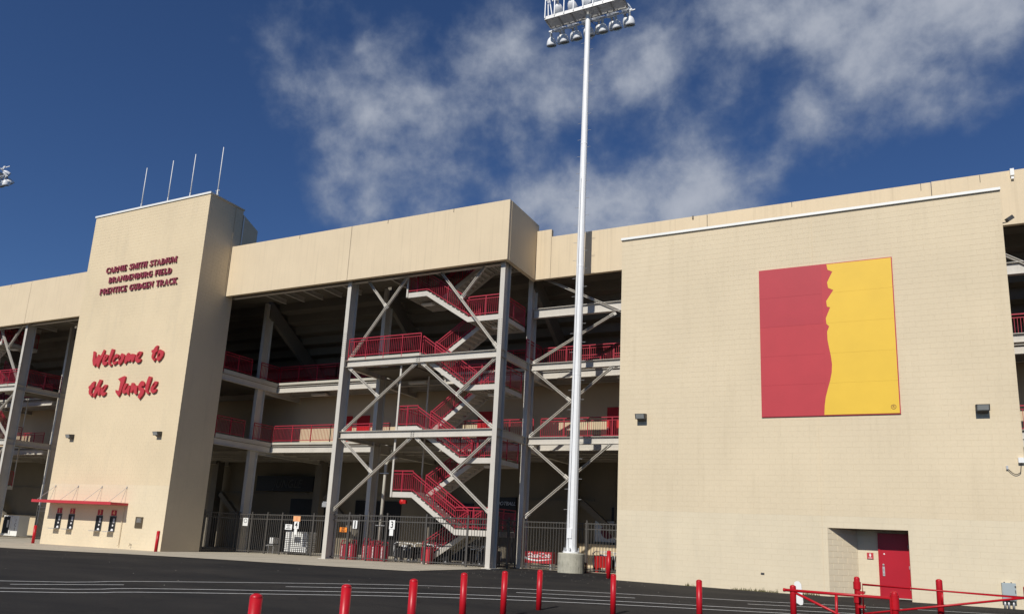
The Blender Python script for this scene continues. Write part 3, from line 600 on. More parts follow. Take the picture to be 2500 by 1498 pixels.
# wall lights
def floodlight(x, z, lb, big=1.0):
    t = thing('wall_light', (x, TY, z), lb, 'wall light', 'wall pack lights on the beige walls')
    w = .20*big
    mb = MB(); mb.quadbox([(x-w*.8,TY-.06,z-.14),(x+w*.8,TY-.06,z-.14),(x+w*.8,TY,z-.14),(x-w*.8,TY,z-.14),(x-w*.8,TY-.2,z-.05),(x+w*.8,TY-.2,z-.05),(x+w*.8,TY,z+.02),(x-w*.8,TY,z+.02)]); mb.build('mount', 'darkgrey', t)
    mb = MB(); mb.quadbox([(x-w,TY-.26,z-.09),(x+w,TY-.26,z-.09),(x+w,TY-.02,z+.0),(x-w,TY-.02,z+.0),(x-w,TY-.34,z+.12),(x+w,TY-.34,z+.12),(x+w,TY-.02,z+.16),(x-w,TY-.02,z+.16)]); hs = mb.build('housing', 'darkgrey', t)
    mb = MB(); mb.quadbox([(x-w*.82,TY-.277,z-.065),(x+w*.82,TY-.277,z-.065),(x+w*.82,TY-.25,z-.065),(x-w*.82,TY-.25,z-.065),(x-w*.82,TY-.345,z+.10),(x+w*.82,TY-.345,z+.10),(x+w*.82,TY-.30,z+.10),(x-w*.82,TY-.30,z+.10)]); mb.build('lens', 'lens', hs)
floodlight(-45.12, 6.40, 'black wall light near the left edge of the ticket tower, above its canopy')
floodlight(-37.33, 6.44, 'black wall light near the right corner of the ticket tower')
floodlight(-9.0, 6.65, 'black wall light near the left edge of the right hand annex')
floodlight(2.80, 6.63, 'black wall light right of the red and gold board', 1.0)
# small fittings on the annex
ec = thing('electrical_cabinet', (3.1, TY, .23), 'grey metal electrical cabinet on the wall with three conduits below', 'cabinet')
mb = MB(); mb.box(2.92, 3.30, TY-.18, TY-.002, .47, 1.01); cb = mb.build('cabinet_box', 'bluegrey', ec)
mb = MB(); mb.box(2.945, 3.285, TY-.195, TY-.181, .49, .99); mb.build('cabinet_door', 'bluegrey', cb)
mb = MB(); mb.box(3.26, 3.30, TY-.205, TY-.19, .88, .93); mb.box(3.265, 3.285, TY-.205, TY-.19, .70, .80); mb.build('latch', 'darkgrey', cb)
for x in (3.0, 3.19): mb = MB(); mb.lathe((x, TY-.09, 1.01), [(.02,0),(.02,.02),(.008,.03)], 8); mb.build('bolt', 'darkgrey', cb)
for x in (2.98, 3.08, 3.21): mb = MB(); mb.tube([(x, TY-.09, .2), (x, TY-.09, .47)], .032, 10); mb.build('conduit', 'galv', ec, smooth=True)
mb = MB(); mb.box(-4.48, -4.36, TY-.004, TY+.02, .785, .855)
for k in range(3): mb.box(-4.47+.04*k, -4.45+.04*k, TY-.012, TY-.004, .795, .845)
solo(mb, 'wall_vent', 'darkgrey', (-4.42, TY, .79), label='tiny dark vent low on the annex wall', cat='vent')
mb = MB(); mb.box(3.68, 3.84, TY-.1, TY, 4.83, 5.0); jb = thing('junction_box', (3.76, TY, 4.83), 'white junction box and hanging black cable near the annex corner', 'junction box'); mb.build('box', 'white', jb)
mb = MB(); mb.tube([(3.36, TY-.04, 4.66)]+[(3.36+.36*t/10, TY-.05, 4.66-.20*math.sin(math.pi*t/13)) for t in range(1, 11)]+[(3.76, TY-.05, 4.84)], .012, 6); mb.build('cable', 'black', jb)
mb = MB(); mb.box(3.33, 3.39, TY-.06, TY, 4.62, 4.74); mb.build('sensor', 'galv', jb)
cmr = thing('security_camera', (3.9, TY, 13.2), 'small dark security camera at the top right corner of the annex', 'camera')
mb = MB(); mb.tube([(BX1, TY+.1, 13.22), (4.0, TY+.05, 13.22), (4.03, TY-.05, 13.30)], .02, 7); mb.build('arm', 'darkgrey', cmr)
mb = MB(); mb.bar((3.98, TY-.1, 13.22), (4.16, TY-.02, 13.36), .14, .14); mb.build('camera_body', 'darkgrey', cmr)
rnd = random.Random(11)
for (x0, x1, n_, lb) in ((-7.2, -6.6, 8, 'small tuft of dry weeds at the foot of the annex, leftmost'), (-5.5, -3.9, 40, 'ragged strip of dry weeds along the foot of the annex wall'), (-3.3, -2.5, 22, 'patch of dry weeds at the annex wall left of the door recess')):
    mb = MB()
    for _ in range(n_*3):
        x = rnd.uniform(x0, x1); y = TY-rnd.uniform(.01, .14); h_ = rnd.uniform(.02, .10)*(1.8 if rnd.random() < .08 else 1); a = rnd.uniform(-.06, .06); w = rnd.uniform(.006, .02); z = gz(x, y)-.02
        i = len(mb.v); mb.v += [Vector((x-w, y, z)), Vector((x+w, y, z)), Vector((x+a, y-abs(a)*.7, z+h_+.02))]; mb.f.append((i, i+1, i+2))
    solo(mb, 'weeds', 'weed', ((x0+x1)/2, TY-.1, gz(x0, TY)), label=lb, cat='weeds')

# ================================================================== grandstand
GX = [-66.0+9.79*i for i in range(-1, 9)]     # column grid; -26.7 and -17.05 among them
COLX = [-75.9, -66.1, -56.3, -46.3, -36.2, -26.67, -17.05, -7.3, 2.5, 12.3]
FZ0, FZ1, FY = 15.2, 18.4, 31.655
BY = 34.94
gs = thing('grandstand', (-30, 35, 0), 'stadium grandstand with beige concrete fascias over grey steel frames and red railings', 'grandstand')
def fascia(x0, x1, y, z0, z1, m='fascia', name='fascia_panel', th=.22, zb=None):
    mb = MB(); mb.box(x0, x1, y, y+th, z0, z1); return mb.build(name, m, gs)
def seamed(xs_, y, z0, z1):
    for a, b in zip(xs_, xs_[1:]): fascia(a+.012, b-.012, y, z0, z1)
# forward fascias: left bay and stair bay
seamed([-76, -66.1, -56.05, -46.45], FY, FZ0-.02, FZ1); fascia(-76, -46.5, FY+.03, FZ0+.03, FZ1-.05, 'seam', 'fascia_backing', .1)
seamed([-35.915, -26.67, -16.655], FY, FZ0, FZ1); fascia(-35.9, -16.9, FY+.03, FZ0+.03, FZ1-.05, 'seam', 'fascia_backing', .1)
mb = MB(); mb.box(-16.875, -16.655, FY+.223, BY+.25, FZ0, FZ1); mb.build('fascia_return', 'fascia', gs)
# rear fascia with its low step
for a, b, z in ((-16.64, -15.77, 17.97), (-15.77, -7.5, 17.54), (-7.49, 2.1, 17.55), (2.11, 14, 17.57)):
    fascia(a+.008, b-.008, BY, FZ0, z)
fascia(-16.6, 14, BY+.03, FZ0+.03, 17.3, 'seam', 'fascia_backing', .1)
# drip notches and a spout at the top edge
rnd = random.Random(2)
for x in (-62.3,-58.6,-51.7,-49.0,-30.5,-24.2,-20.0):
    mb = MB(); mb.box(x, x+.03, FY-.004, FY+.05, FZ1-rnd.uniform(.1,.25), FZ1+.002); mb.build('drip_mark', 'seam', gs)
for x in (-3.6,1.7,3.9):
    mb = MB(); mb.box(x, x+.025, BY-.004, BY+.05, 17.5-rnd.uniform(.1,.4), 17.55); mb.build('drip_mark', 'under', gs)
mb = MB(); mb.box(4.98, 5.12, BY-.12, BY, 17.30, 17.60); mb.box(5.0, 5.1, BY-.1, BY, 17.15, 17.25); mb.build('spout', 'coping', gs)
mb = MB(); mb.box(-8.22, -8.15, BY-.05, BY, 17.40, 17.56); mb.build('spout', 'under', gs)
# deck behind the forward fascias
for a, b, c, d in ((-35.9,-20.6,FY+.25,35.3),(-20.6,-18.6,FY+.25,34.0),(-18.6,-16.9,FY+.25,35.3),(-76,-46.5,FY+.25,35.3),(-46.4,-36.0,32.3,35.3)):
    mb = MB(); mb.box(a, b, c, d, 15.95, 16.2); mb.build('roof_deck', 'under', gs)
for x in (-34.5,-33,-31.5,-30,-28.5,-25,-23.5,-22,-70,-68,-64,-62,-60,-58,-54,-52,-50): mb = MB(); mb.ibeam((x,FY+.3,15.8),(x,35.3,15.8),.28,.12,.015); mb.build('deck_joist', 'steel', gs)
for a, b in ((-35.9,-17.0),(-76,-46.6)): mb = MB(); mb.ibeam((a,32.3,15.45),(b,32.3,15.45),.5,.25); mb.build('edge_beam', 'steel', gs)
# columns: H sections, flanges facing the lot
def column(x, y, z1, w=.25, d=.66):
    mb = MB(); z0 = gz(x, y)-.1
    mb.box(x-w/2, x+w/2, y, y+.03, z0, z1); mb.box(x-w/2, x+w/2, y+d-.03, y+d, z0, z1); mb.box(x-.012, x+.012, y+.03, y+d-.03, z0, z1)
    for zz in (10.72, 10.36, 6.80, 6.42):
        if y < 37: mb.box(x-w/2+.01, x-.012, y+.03, y+d-.03, zz-.01, zz+.01); mb.box(x+.012, x+w/2-.01, y+.03, y+d-.03, zz-.01, zz+.01)
    mb.box(x-.25, x+.25, y-.12, y+d+.12, z0, gz(x, y)+.03)
    c = mb.build('column', 'steel', gs)
    if y < 33:
        b_ = MB()
        for k in range(13):
            for s_ in (-.095, -.055, .055, .095):
                b_.box(x+s_-.011, x+s_+.011, y-.008, y, 10.95+k*.105, 10.972+k*.105)
        b_.build('splice_bolts', 'darkgrey', c, kind='stuff')
for x in (-66.1, -56.25, -26.7, -17.05): column(x, 32.0, 15.94)
for x in COLX: column(x, 35.3, 15.9)
# frame beams
def beam(p, q, d=.38, w=.25, name='beam'):
    mb = MB(); mb.ibeam(p, q, d, w, .022); return mb.build(name, 'steel', gs)
for z in (10.54, 6.61):
    for a, b in ((-26.57, -17.18), (-75, -56.4)): beam((a, 32.3, z), (b, 32.3, z))
    for x in (-66.1, -56.25, -26.7, -17.05): beam((x, 32.67, z), (x, 35.29, z), .38, .2)
    for a, b in zip(COLX, COLX[1:]):
        if a >= -17.1: beam((a+.13, 35.6, z), (b-.13, 35.6, z))
    b_ = MB()
    for x in (-22.0, -21.86):
        for k in range(3): b_.box(x-.012, x+.012, 32.17, 32.285, z-.12+k*.1, z-.10+k*.1)
    b_.build('splice_bolts', 'darkgrey', gs, kind='stuff')
for a, b in zip(COLX, COLX[1:]):
    if a >= -17.1: beam((a+.13, 35.6, 13.5), (b-.13, 35.6, 13.5), .52, .25)
# braces: open sections, the slot facing the lot
def brace(p, q, s_=.118, y=32.32):
    p = Vector((p[0], y, p[1])); q = Vector((q[0], y, q[1])); ax = (q-p).normalized(); pr = Vector((-ax.z, 0, ax.x))
    mb = MB(); o = pr*(s_/2-.011)
    mb.bar(p+o, q+o, .13, .020, pr); mb.bar(p-o, q-o, .13, .020, pr); mb.bar(p+Vector((0, .055, 0)), q+Vector((0, .055, 0)), .012, s_-.045, pr)
    mb.bar(p-ax*.12, p+ax*.24, .025, s_*1.7, pr); mb.bar(q-ax*.24, q+ax*.12, .025, s_*1.7, pr)
    return mb.build('brace', 'steel', gs)
B3 = [((-26.35,10.98),(-22.6,15.75)),((-25.95,15.6),(-24.30,13.62)),((-21.35,15.75),(-17.38,10.95)),((-17.95,15.6),(-19.52,13.72))]
B2 = [((-26.42,10.32),(-24.36,8.66)),((-26.42,6.88),(-22.12,10.30)),((-21.66,10.30),(-17.36,6.88)),((-17.36,10.32),(-19.42,8.62))]
B1 = [((-26.45,6.38),(-24.38,4.66)),((-26.66,2.6),(-22.1,6.38)),((-21.68,6.38),(-17.25,2.75)),((-17.36,6.38),(-19.44,4.62))]
for L_ in (B3, B2, B1):
    for p, q in L_: brace(p, q)
    for p, q in L_: brace((-82.95-p[0]-.02, p[1]), (-82.95-q[0]-.02, q[1]))
for p, q in (((-16.5,15.5),(-7.5,10.9)),((-16.72,10.82),(-12.38,13.1)),((-16.80,10.38),(-14.66,8.68)),((-16.80,6.88),(-12.4,10.32)),((-16.82,6.42),(-14.64,4.70)),((-16.85,2.78),(-12.4,6.42)),((-7.5,10.38),(-9.7,8.68)),((-7.5,6.88),(-12.0,10.32)),((-7.5,2.8),(-11.9,6.42)),((2.7,15.4),(9.4,10.9))):
    brace(p, q, .115, 35.55)
# upper concourse floors, their set-back edge beams and joists
for zt, yb in ((10.70, 45.0), (6.78, 47.0)):
    for a, b in zip(COLX, COLX[1:]):
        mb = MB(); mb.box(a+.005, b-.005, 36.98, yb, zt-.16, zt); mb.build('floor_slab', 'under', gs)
    mb = MB(); mb.box(-46.3, -36.02, 32.3, 36.95, zt-.16, zt); mb.build('floor_slab', 'under', gs)
    for a, b in zip(COLX, COLX[1:]):
        if b <= -46 or a >= -37: beam((a+.05, 37.0, zt-.30), (b-.05, 37.0, zt-.30), .40, .2, 'edge_beam'); 
        mb = MB()
        if b <= -46 or a >= -37: mb.box(a+.02, b-.02, 36.88, 37.0, zt+.005, zt+.15); mb.build('kerb', 'slab', gs)
    beam((-36.05, 32.3, zt-.32), (-36.05, 36.9, zt-.32), .42, .2, 'edge_beam'); mb = MB(); mb.box(-36.1, -35.95, 32.3, 36.88, zt-.1, zt+.12); mb.build('kerb', 'slab', gs)
    for a, b in zip(COLX, COLX[1:]):
        for k in range(1, 6): y = 37.2+k*1.25; mb = MB(); mb.ibeam((a, y, zt-.34), (b, y, zt-.34), .34, .14, .015); mb.build('floor_joist', 'steel', gs)
    for x in COLX: beam((x, 36.0, zt-.45), (x, yb-1, zt-.45), .55, .2, 'girder')
# stair-bay landing slab of the upper concourse
for x0, x1 in ((-26.5, -21.75), (-61.2, -56.45)):
    mb = MB(); mb.box(x0, x1, 32.2, 34.0, 10.735, 10.86); mb.build('landing_slab', 'slab', gs)
for x0, x1 in ((-26.5, -23.2), (-59.75, -56.45)):
    for zt in (10.70, 6.78): mb = MB(); mb.box(x0, x1, 34.05 if zt > 9 else 33.0, 36.85, zt-.16, zt+.0); mb.build('link_slab', 'under', gs)
# rakers and precast seating units seen from below
for x in COLX:
    mb = MB(); x0, x1 = x-.13, x+.13
    P = [(35.65, 15.0), (48.0, 6.95), (48.0, 8.0), (35.65, 16.12)]
    mb.v = [Vector((x0, a, b)) for a, b in P]+[Vector((x1, a, b)) for a, b in P]
    mb.f = [(3,2,1,0),(4,5,6,7),(0,1,5,4),(1,2,6,5),(2,3,7,6),(3,0,4,7)]; mb.build('raker', 'under', gs)
for k in range(-1, 28):
    y = 35.75+.84*k; z = 16.30-.548*k
    for a, b in zip(COLX, COLX[1:]):
        if k <= 1 and a < -17.5 and b > -18 and False: continue
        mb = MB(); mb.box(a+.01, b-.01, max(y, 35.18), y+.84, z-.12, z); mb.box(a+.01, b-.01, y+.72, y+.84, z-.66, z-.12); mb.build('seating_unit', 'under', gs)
for x in (-75.95, 13.9): mb = MB(); mb.box(x, x+.2, 35.2, 60, -.3, 17.4); mb.build('light_block_wall', 'under', gs)  # added out of view at both ends to block sky light from the interior
# rooms on the middle level
WY = 39.35
mb = MB(); mb.box(-76, 14, WY, WY+.2, 6.78, 10.35); mb.build('room_wall', 'iwall', gs)
for x0, x1, lb in ((-32.42,-31.50,0),(-31.10,-30.12,0),(-22.1,-21.1,0),(-13.95,-12.95,0),(-62.5,-61.5,0)):
    mb = MB(); mb.box(x0, x1, WY-.06, WY-.001, 6.78, 8.95); d_ = mb.build('door', 'ired', gs)
    mb = MB(); mb.box(x0+.06, x0+.10, WY-.12, WY-.06, 7.7, 7.85); mb.build('handle', 'galv', d_)
mb = MB(); mb.box(-29.95, -29.8, WY-.03, WY-.001, 8.2, 8.35); mb.build('door_plate', 'orange', gs)
# ground level: back wall, deep beams, piers and raking struts
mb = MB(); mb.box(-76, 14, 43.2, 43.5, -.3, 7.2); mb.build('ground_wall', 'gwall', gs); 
for a, b in ((-76,-66),(-16.9,-12)): mb = MB(); mb.box(a, b, 42.85, 42.95, -.3, 1.55); mb.build('sun_patch_wall', 'iwall', gs)  # added cream pieces, only where sun patches fall on the darkened back wall
for a, b in ((-76, -38), (-33.0, -26), (-21.5, -16.0)): mb = MB(); mb.box(a, b, 43.14, 43.2, 4.0, 4.16); mb.build('wall_ledge', 'under', gs)
for x0, x1 in ((-39.5,-36.2),(-33.6,-29.8),(-27.2,-24.2),(-14.9,-13.4),(-58,-54)): mb = MB(); mb.box(x0, x1, 43.13, 43.199, -.2, 3.7); mb.build('dark_opening', 'black', gs)
for x in COLX:
    mb = MB(); mb.box(x-.3, x+.3, 42.0, 42.6, -.2, 6.3); mb.build('pier', 'under', gs)
    mb = MB(); mb.bar((x+.6, 42.3, 3.9), (x+3.6, 42.3, 1.4), .3, .35); mb.build('strut', 'under', gs)
# ceiling lights
for x, y, z in ((-33.5,38.2,10.3),(-24.6,36.4,10.3),(-21.3,37.6,10.3),(-51.5,34.6,15.8),(-53,36.2,10.3),(-12.2,37.6,10.3)):
    mb = MB(); mb.box(x-.6, x+.6, y-.15, y+.15, z-.12, z); mb.build('ceiling_light', 'coping', gs)

# ------------------------------------------------------------------ railings
def railing(p, q, parent, h=1.07, posts=None, base=0.0, mm='red', sides=0):
    p = Vector(p); q = Vector(q); d = q-p; Ln = math.hypot(d.x, d.y); n = posts or max(1, round(Ln/1.35)); up_ = Vector((0, 0, 1))
    mb = MB(); t = .042
    for zz, tt in ((h, .05), (h-.15, .034), (.12+base, .038)): mb.bar(p+up_*zz, q+up_*zz, t, tt)
    for k in range(n+1):
        c = p+d*(k/n); mb.box(c.x-.022, c.x+.022, c.y-.022, c.y+.022, c.z-.17, c.z+h-.02)
    r = mb.build('railing', mm, parent); b_ = MB(); m_ = int(Ln/.115)
    for k in range(1, m_):
        c = p+d*(k/m_); b_.box(c.x-.009, c.x+.009, c.y-.009, c.y+.009, c.z+.12+base, c.z+h-.15)
    if m_ > 1: b_.build('baluster_row', mm, r, kind='stuff')
    return r
for zt in (10.85, 6.93):
    for a, b in ((-75.9,-66.3),(-66.0,-59.9),(-55.9,-46.5),(-35.85,-31.2),(-31.2,-26.75),(-23.0,-17.3),(-16.85,-7.45),(-7.2,2.4),(2.6,12.2)):
        railing((a, 36.92, zt), (b, 36.92, zt), gs)
    railing((-36.0, 32.3, zt-.03), (-36.0, 34.5, zt-.03), gs); railing((-36.0, 35.3, zt-.03), (-36.0, 36.9, zt-.03), gs)
railing((-26.5, 32.22, 10.86), (-21.8, 32.22, 10.86), gs, posts=4); railing((-61.15, 32.22, 10.86), (-56.45, 32.22, 10.86), gs, posts=4)
railing((-26.55, 32.7, 10.86), (-26.55, 35.2, 10.86), gs); railing((-56.15, 32.7, 10.86), (-56.15, 35.2, 10.86), gs); railing((-17.0, 35.0, 10.9), (-17.0, 36.9, 10.9), gs)
railing((-15.5, 38.6, 10.75), (-7.5, 38.6, 10.75), gs)

# ------------------------------------------------------------------ stairs in the stair bay
def stairs(label):
    st = thing('staircase', (-20.5, 32.5, .2), label, 'staircase', 'switchback staircases in the steel stair bays')
    YO, YM, YI = 32.50, 33.78, 35.15; XL0, XL, XR, XR1 = -23.15, -21.86, -19.22, -17.22
    lv = [16.1, 14.34, 12.66, 10.86, 9.06, 7.05, 5.40, 3.67, 1.93, .22]   # right, left, right, left ...
    me_t = {}
    def flight(xa, za, xb, zb, y0, y1):
        for y in (y0+.02, y1-.02):
            mb = MB(); dx, dz = xb-xa, zb-za
            P = [(xa, za), (xb, zb), (xb, zb-.27), (xa, za-.27)]
            if xa > xb: P = P[::-1]
            mb.poly(P, y-.02, y+.02); mb.build('stringer', 'steel', st)
        n = max(8, round(abs(za-zb)/.175)); w_ = abs(xb-xa)/n
        for k in range(n):
            f0 = (k+.5)/n; x = xa+(xb-xa)*f0; z = za+(zb-za)*(k+.6)/n
            mb = MB(); mb.box(x-w_/2-.015, x+w_/2+.015, y0+.04, y1-.04, z-.06, z-.01); s_ = 1 if xb > xa else -1
            mb.box(x-s_*w_/2-.008, x-s_*w_/2+.008, y0+.045, y1-.045, z-.01, z+abs(za-zb)/n-.03); mb.build('tread', 'steel', st)
        for y in (y0+.03, y1-.03): railing((xa, y, za+.02), (xb, y, zb+.02), st, h=.98, posts=2)
    def landing(x0, x1, z, y0=YO, y1=YI):
        mb = MB(); mb.box(x0, x1, y0, y0+.04, z-.27, z); mb.box(x0, x1, y1-.04, y1, z-.27, z); mb.box(x0, x0+.04, y0+.04, y1-.04, z-.25, z-.02); mb.box(x1-.04, x1, y0+.04, y1-.04, z-.25, z-.02)
        mb.build('landing_frame', 'steel', st); mb = MB(); mb.box(x0+.04, x1-.04, y0+.04, y1-.04, z-.09, z-.01); mb.build('landing', 'slab', st)
        for k in range(7): x = x0+(x1-x0)*(k+.5)/7; mb = MB(); mb.box(x-.02, x+.02, y0+.04, y1-.04, z-.17, z-.09); mb.build('deck_rib', 'steel', st)
    for i, z in enumerate(lv[:-1]):
        right = (i % 2 == 0)
        if right: landing(XR, XR1, z)
        elif i != 3: landing(XL0, XL, z)
        else: landing(XL0, XL, z, YM+.3, YI)
        if right:
            flight(XR, z, XL, lv[i+1], YM+.06, YI)           # back flight, down to the left
            railing((XR, YO+.03, z), (XR1, YO+.03, z), st, posts=2); railing((XR1-.03, YO+.03, z), (XR1-.03, YI-.03, z), st, posts=2)
        else:
            flight(XL, z, XR, lv[i+1], YO, YM)               # front flight, down to the right
            if i != 3: railing((XL0, YO+.03, z), (XL, YO+.03, z), st, posts=2); railing((XL0+.03, YO+.03, z), (XL0+.03, YI-.03, z), st, posts=2)
    for z0_, z1_ in ((14.1, 15.9), (3.4, 10.3), (6.8, 10.3)):
        for x in (XL0+.06,): mb = MB(); mb.box(x-.05, x+.05, YO-.06, YO-.01, z0_, z1_) if z0_ != 6.8 else mb.box(x-.04, x+.04, YI+.02, YI+.07, 3.4, 10.3); mb.build('hanger', 'steel', st)
    for z in (14.34, 12.66, 9.06, 5.4): mb = MB(); mb.box(-22.9, -22.2, 33.6, 33.9, z-.36, z-.27) if z in (14.34,) else mb.box(-18.4, -17.7, 33.6, 33.9, z-.36, z-.27); mb.build('landing_light', 'coping', st)
    return st
st = stairs('red railed switchback staircase zigzagging up the tall stair bay behind the bracing')
index()
st2 = copytree(st); st2.scale = (-1, 1, 1); st2.location = (-82.97+20.5, 32.5, .2)
st2['label'] = 'partly visible staircase in the stair bay left of the ticket tower'
# white downpipe with elbow by the staircase
mb = MB(); mb.tube([(-24.35, 34.6, 5.62), (-24.6, 34.5, 5.62), (-24.82, 34.4, 5.5), (-24.92, 34.35, 5.25), (-24.95, 34.32, .2)], .085, 12)
dp = thing('downpipe', (-24.95, 34.3, .2), 'white downpipe with a curved elbow behind the gates', 'pipe'); mb.build('pipe', 'slab', dp, smooth=True)
for z in (4.75, 1.95): mb = MB(); mb.box(-25.2, -24.6, 34.2, 34.24, z, z+.04); mb.build('pipe_clamp', 'galv', dp)
ab = thing('alarm_bell', (-24.2, 35.2, 3.3), 'small red alarm horn under the lowest stair landing', 'alarm')
mb = MB(); mb.lathe((-24.2, 35.1, 3.3), [(.13,0),(.13,.06),(.05,.1)], 14, (0,-1,0)); mb.box(-24.1, -23.9, 35.0, 35.15, 3.2, 3.4); mb.build('horn', 'ired', ab)

# ================================================================== fences
def fence(a, b, label, posts, h=2.32, pick=.148, group='dark metal picket fences along the stands', gate=None):
    a = Vector((*a, 0)); b = Vector((*b, 0)); d = b-a; Ln = d.length; ax = d.normalized()
    f = thing('picket_fence', (a.x, a.y, gz(a.x, a.y)), label, 'fence', group)
    def P(s, z): c = a+ax*s; return Vector((c.x, c.y, gz(c.x, c.y)+z))
    for z in (h-.04, h-.30, .14):
        mb = MB(); mb.bar(P(0, z), P(Ln, z), .045, .045); mb.build('rail', 'fence', f)
    for s in posts:
        mb = MB(); p0, p1 = P(s, -.05), P(s, h+.08); mb.bar(p0, p1, .075, .075, (1, 0, 0)); mb.bar(p1, p1+Vector((0,0,.03)), .09, .09, (1,0,0)); mb.build('post', 'fence', f)
    n = int(Ln/pick)
    mb = MB(); mb.bar((0,0,.04), (0,0,h), .024, .024, (1,0,0)); me = bpy.data.meshes.new('picket'); me.from_pydata([tuple(v) for v in mb.v], [], mb.f); me.materials.append(M['fence'])
    for k in range(1, n):
        s = Ln*k/n
        if min(abs(s-q) for q in posts) < .07: continue
        o = bpy.data.objects.new('picket', me); COL.objects.link(o); o.parent = f; o.location = P(s, 0)-ORG[f.name]
    return f
fence((-26.88,32.5), (-17.2,32.5), 'picket fence with gate leaves between the two tall stair bay columns, signs hung on it', [.05,1.28,2.5,3.68,6.05,8.42,9.6])
fence((-36.0,34.95), (-26.75,34.95), 'picket fence between the tower and the left stair bay column', [.06,1.12,2.36,3.52,5.90,9.2])
fence((-36.0,32.25), (-36.0,34.85), 'short picket fence running back from the tower corner into shadow', [.06,2.5])
fence((-17.0,32.75), (-17.0,34.85), 'short picket fence return behind the right stair bay column', [.06,1.2,2.05])
fence((-16.7,34.95), (-9.9,34.95), 'picket fence behind the light pole, beside the annex', [.05,2.45,3.4,4.95,6.7])
fence((-56.0,35.0), (-46.5,35.0), 'picket fence left of the ticket tower', [.05,2.4,4.7,7.1,9.3])
fence((-47.6,32.3), (-46.55,32.3), 'narrow strip of picket fence against the left edge of the tower', [.05])
fence((-66.0,32.4), (-56.4,32.4), 'picket fence at the far left of the photograph, beyond the left column', [.05,2.4,4.8,7.2,9.5])
# signs on the fences
def board_sign(nm, x0, x1, z0, z1, y, m, lb, txt=(), th=.012, cat='sign'):
    t = thing(nm, ((x0+x1)/2, y, z0), lb, cat); mb = MB(); mb.box(x0, x1, y-th, y, z0, z1); p = mb.build('panel', m, t)
    for s_, x, z, sz, mm in txt: text(s_, x, z, sz, y-th-.001, .003, mm, t, wide=.85, bold=.006)
    return t
y1, y2 = 32.44, 34.90
board_sign('gate_number_sign', -23.02, -22.68, 1.79, 2.24, y1, 'white', 'white sign with a bold black 3 on the front fence', [('3', -22.85, 2.0, .46, 'ink')])
mb = MB(); mb.box(-22.98, -22.75, y1-.01, y1, 1.47, 1.78); solo(mb, 'blank_notice', 'white', (-22.86, y1, 1.47), label='blank white notice hung on the front fence near the red bins', cat='notice')
board_sign('exit_sign', -26.14, -25.68, 1.53, 1.77, y1, 'orange', 'orange exit only sign on the front fence', [('EXIT', -25.91, 1.705, .13, 'ink'), ('ONLY', -25.91, 1.59, .13, 'ink')])
mb = MB(); mb.box(-25.31, -25.04, y1-.01, y1, 1.74, 2.15); nb = thing('white_notice', (-25.2, y1, 1.74), 'tall white notice behind the front fence near the exit only sign', 'notice'); mb.build('panel', 'white', nb)
mb = MB(); mb.box(-25.22, -25.14, y1-.014, y1-.01, 1.76, 2.13); mb.build('dark_strip', 'darkgrey', nb)
board_sign('gate_number_sign', -31.50, -31.14, 1.57, 1.99, y2, 'white', 'white sign with a bold black 4 on the left fence under an orange notice', [('4', -31.32, 1.79, .44, 'ink')])
mb = MB(); mb.box(-31.45, -31.24, y2-.01, y2, 1.24, 1.56); solo(mb, 'blank_notice', 'white', (-31.34, y2, 1.24), label='blank white notice hung on the left fence before the white table stack', cat='notice')
board_sign('orange_notice', -31.60, -31.07, 2.0, 2.30, y2, 'orange2', 'pale orange notice with notched edges above the gate 4 sign', [('- - - -', -31.33, 2.22, .09, 'redsign'), ('- - - -', -31.33, 2.15, .09, 'redsign'), ('- - - -', -31.33, 2.08, .09, 'redsign')])
nt_ = board_sign('rules_sign', -32.16, -31.64, 1.50, 1.81, y2, 'white', 'small white rules notice on the left fence beside the gate 4 sign', [])
mb = MB(); mb.box(-32.06,-31.76,y2-.016,y2-.012,1.72,1.755); mb.box(-32.0,-31.82,y2-.016,y2-.012,1.64,1.675); mb.box(-32.08,-31.74,y2-.016,y2-.012,1.55,1.585); mb.build('print', 'ink', nt_)
rs = board_sign('round_symbol_sign', -35.55, -35.15, 1.60, 2.07, y2, 'white', 'white sign with a dark ring at the left end of the left fence')
flat([[(-35.35+.13*math.cos(t*math.pi/10), 1.90+.13*math.sin(t*math.pi/10)) for t in range(20)], [(-35.35+.10*math.cos(t*math.pi/10), 1.90+.10*math.sin(t*math.pi/10)) for t in range(20)]], 'ring', 'ink', y2-.016, y2-.012, rs)

# ================================================================== the light pole
def luminaire_mesh():
    mb = MB(); mb.lathe((0,0,0), [(.10,.52),(.14,.50),(.17,.40),(.25,.24),(.30,.10),(.31,.02)][::-1], 14); return mb
def lamp(parent, x, y, z, tilt=.5, drop=True, turn=0):
    mb = MB(); ax = Vector((math.sin(turn)*math.sin(tilt), math.cos(turn)*math.sin(tilt), -math.cos(tilt)))   # aims at the field, down and away
    c = Vector((x, y, z)); ax = ax.normalized()
    mb.tubeprof([c+ax*h for h in (-.02,.02,.10,.24,.38,.47)], [.07,.13,.20,.255,.28,.285], ax, 14); o = mb.build('lamp_reflector', 'pole', parent, smooth=True)
    g = MB(); g.tubeprof([c+ax*.472, c+ax*.51, c+ax*.53], [.275,.22,.07], ax, 14); g.build('lamp_lens', 'lens', o, smooth=True)
    g = MB(); g.tube([c-ax*.02, c-ax*.22], .075, 9); g.build('ballast', 'galv', o)
    g = MB(); k = c-ax*.1; g.tube([k, (x, y, z+.42 if drop else z-.42)], .03, 6); g.box(x-.14, x+.14, y-.05, y+.05, (z+.36 if drop else z-.44), (z+.44 if drop else z-.36)); g.build('bracket', 'pole', o)
    return o
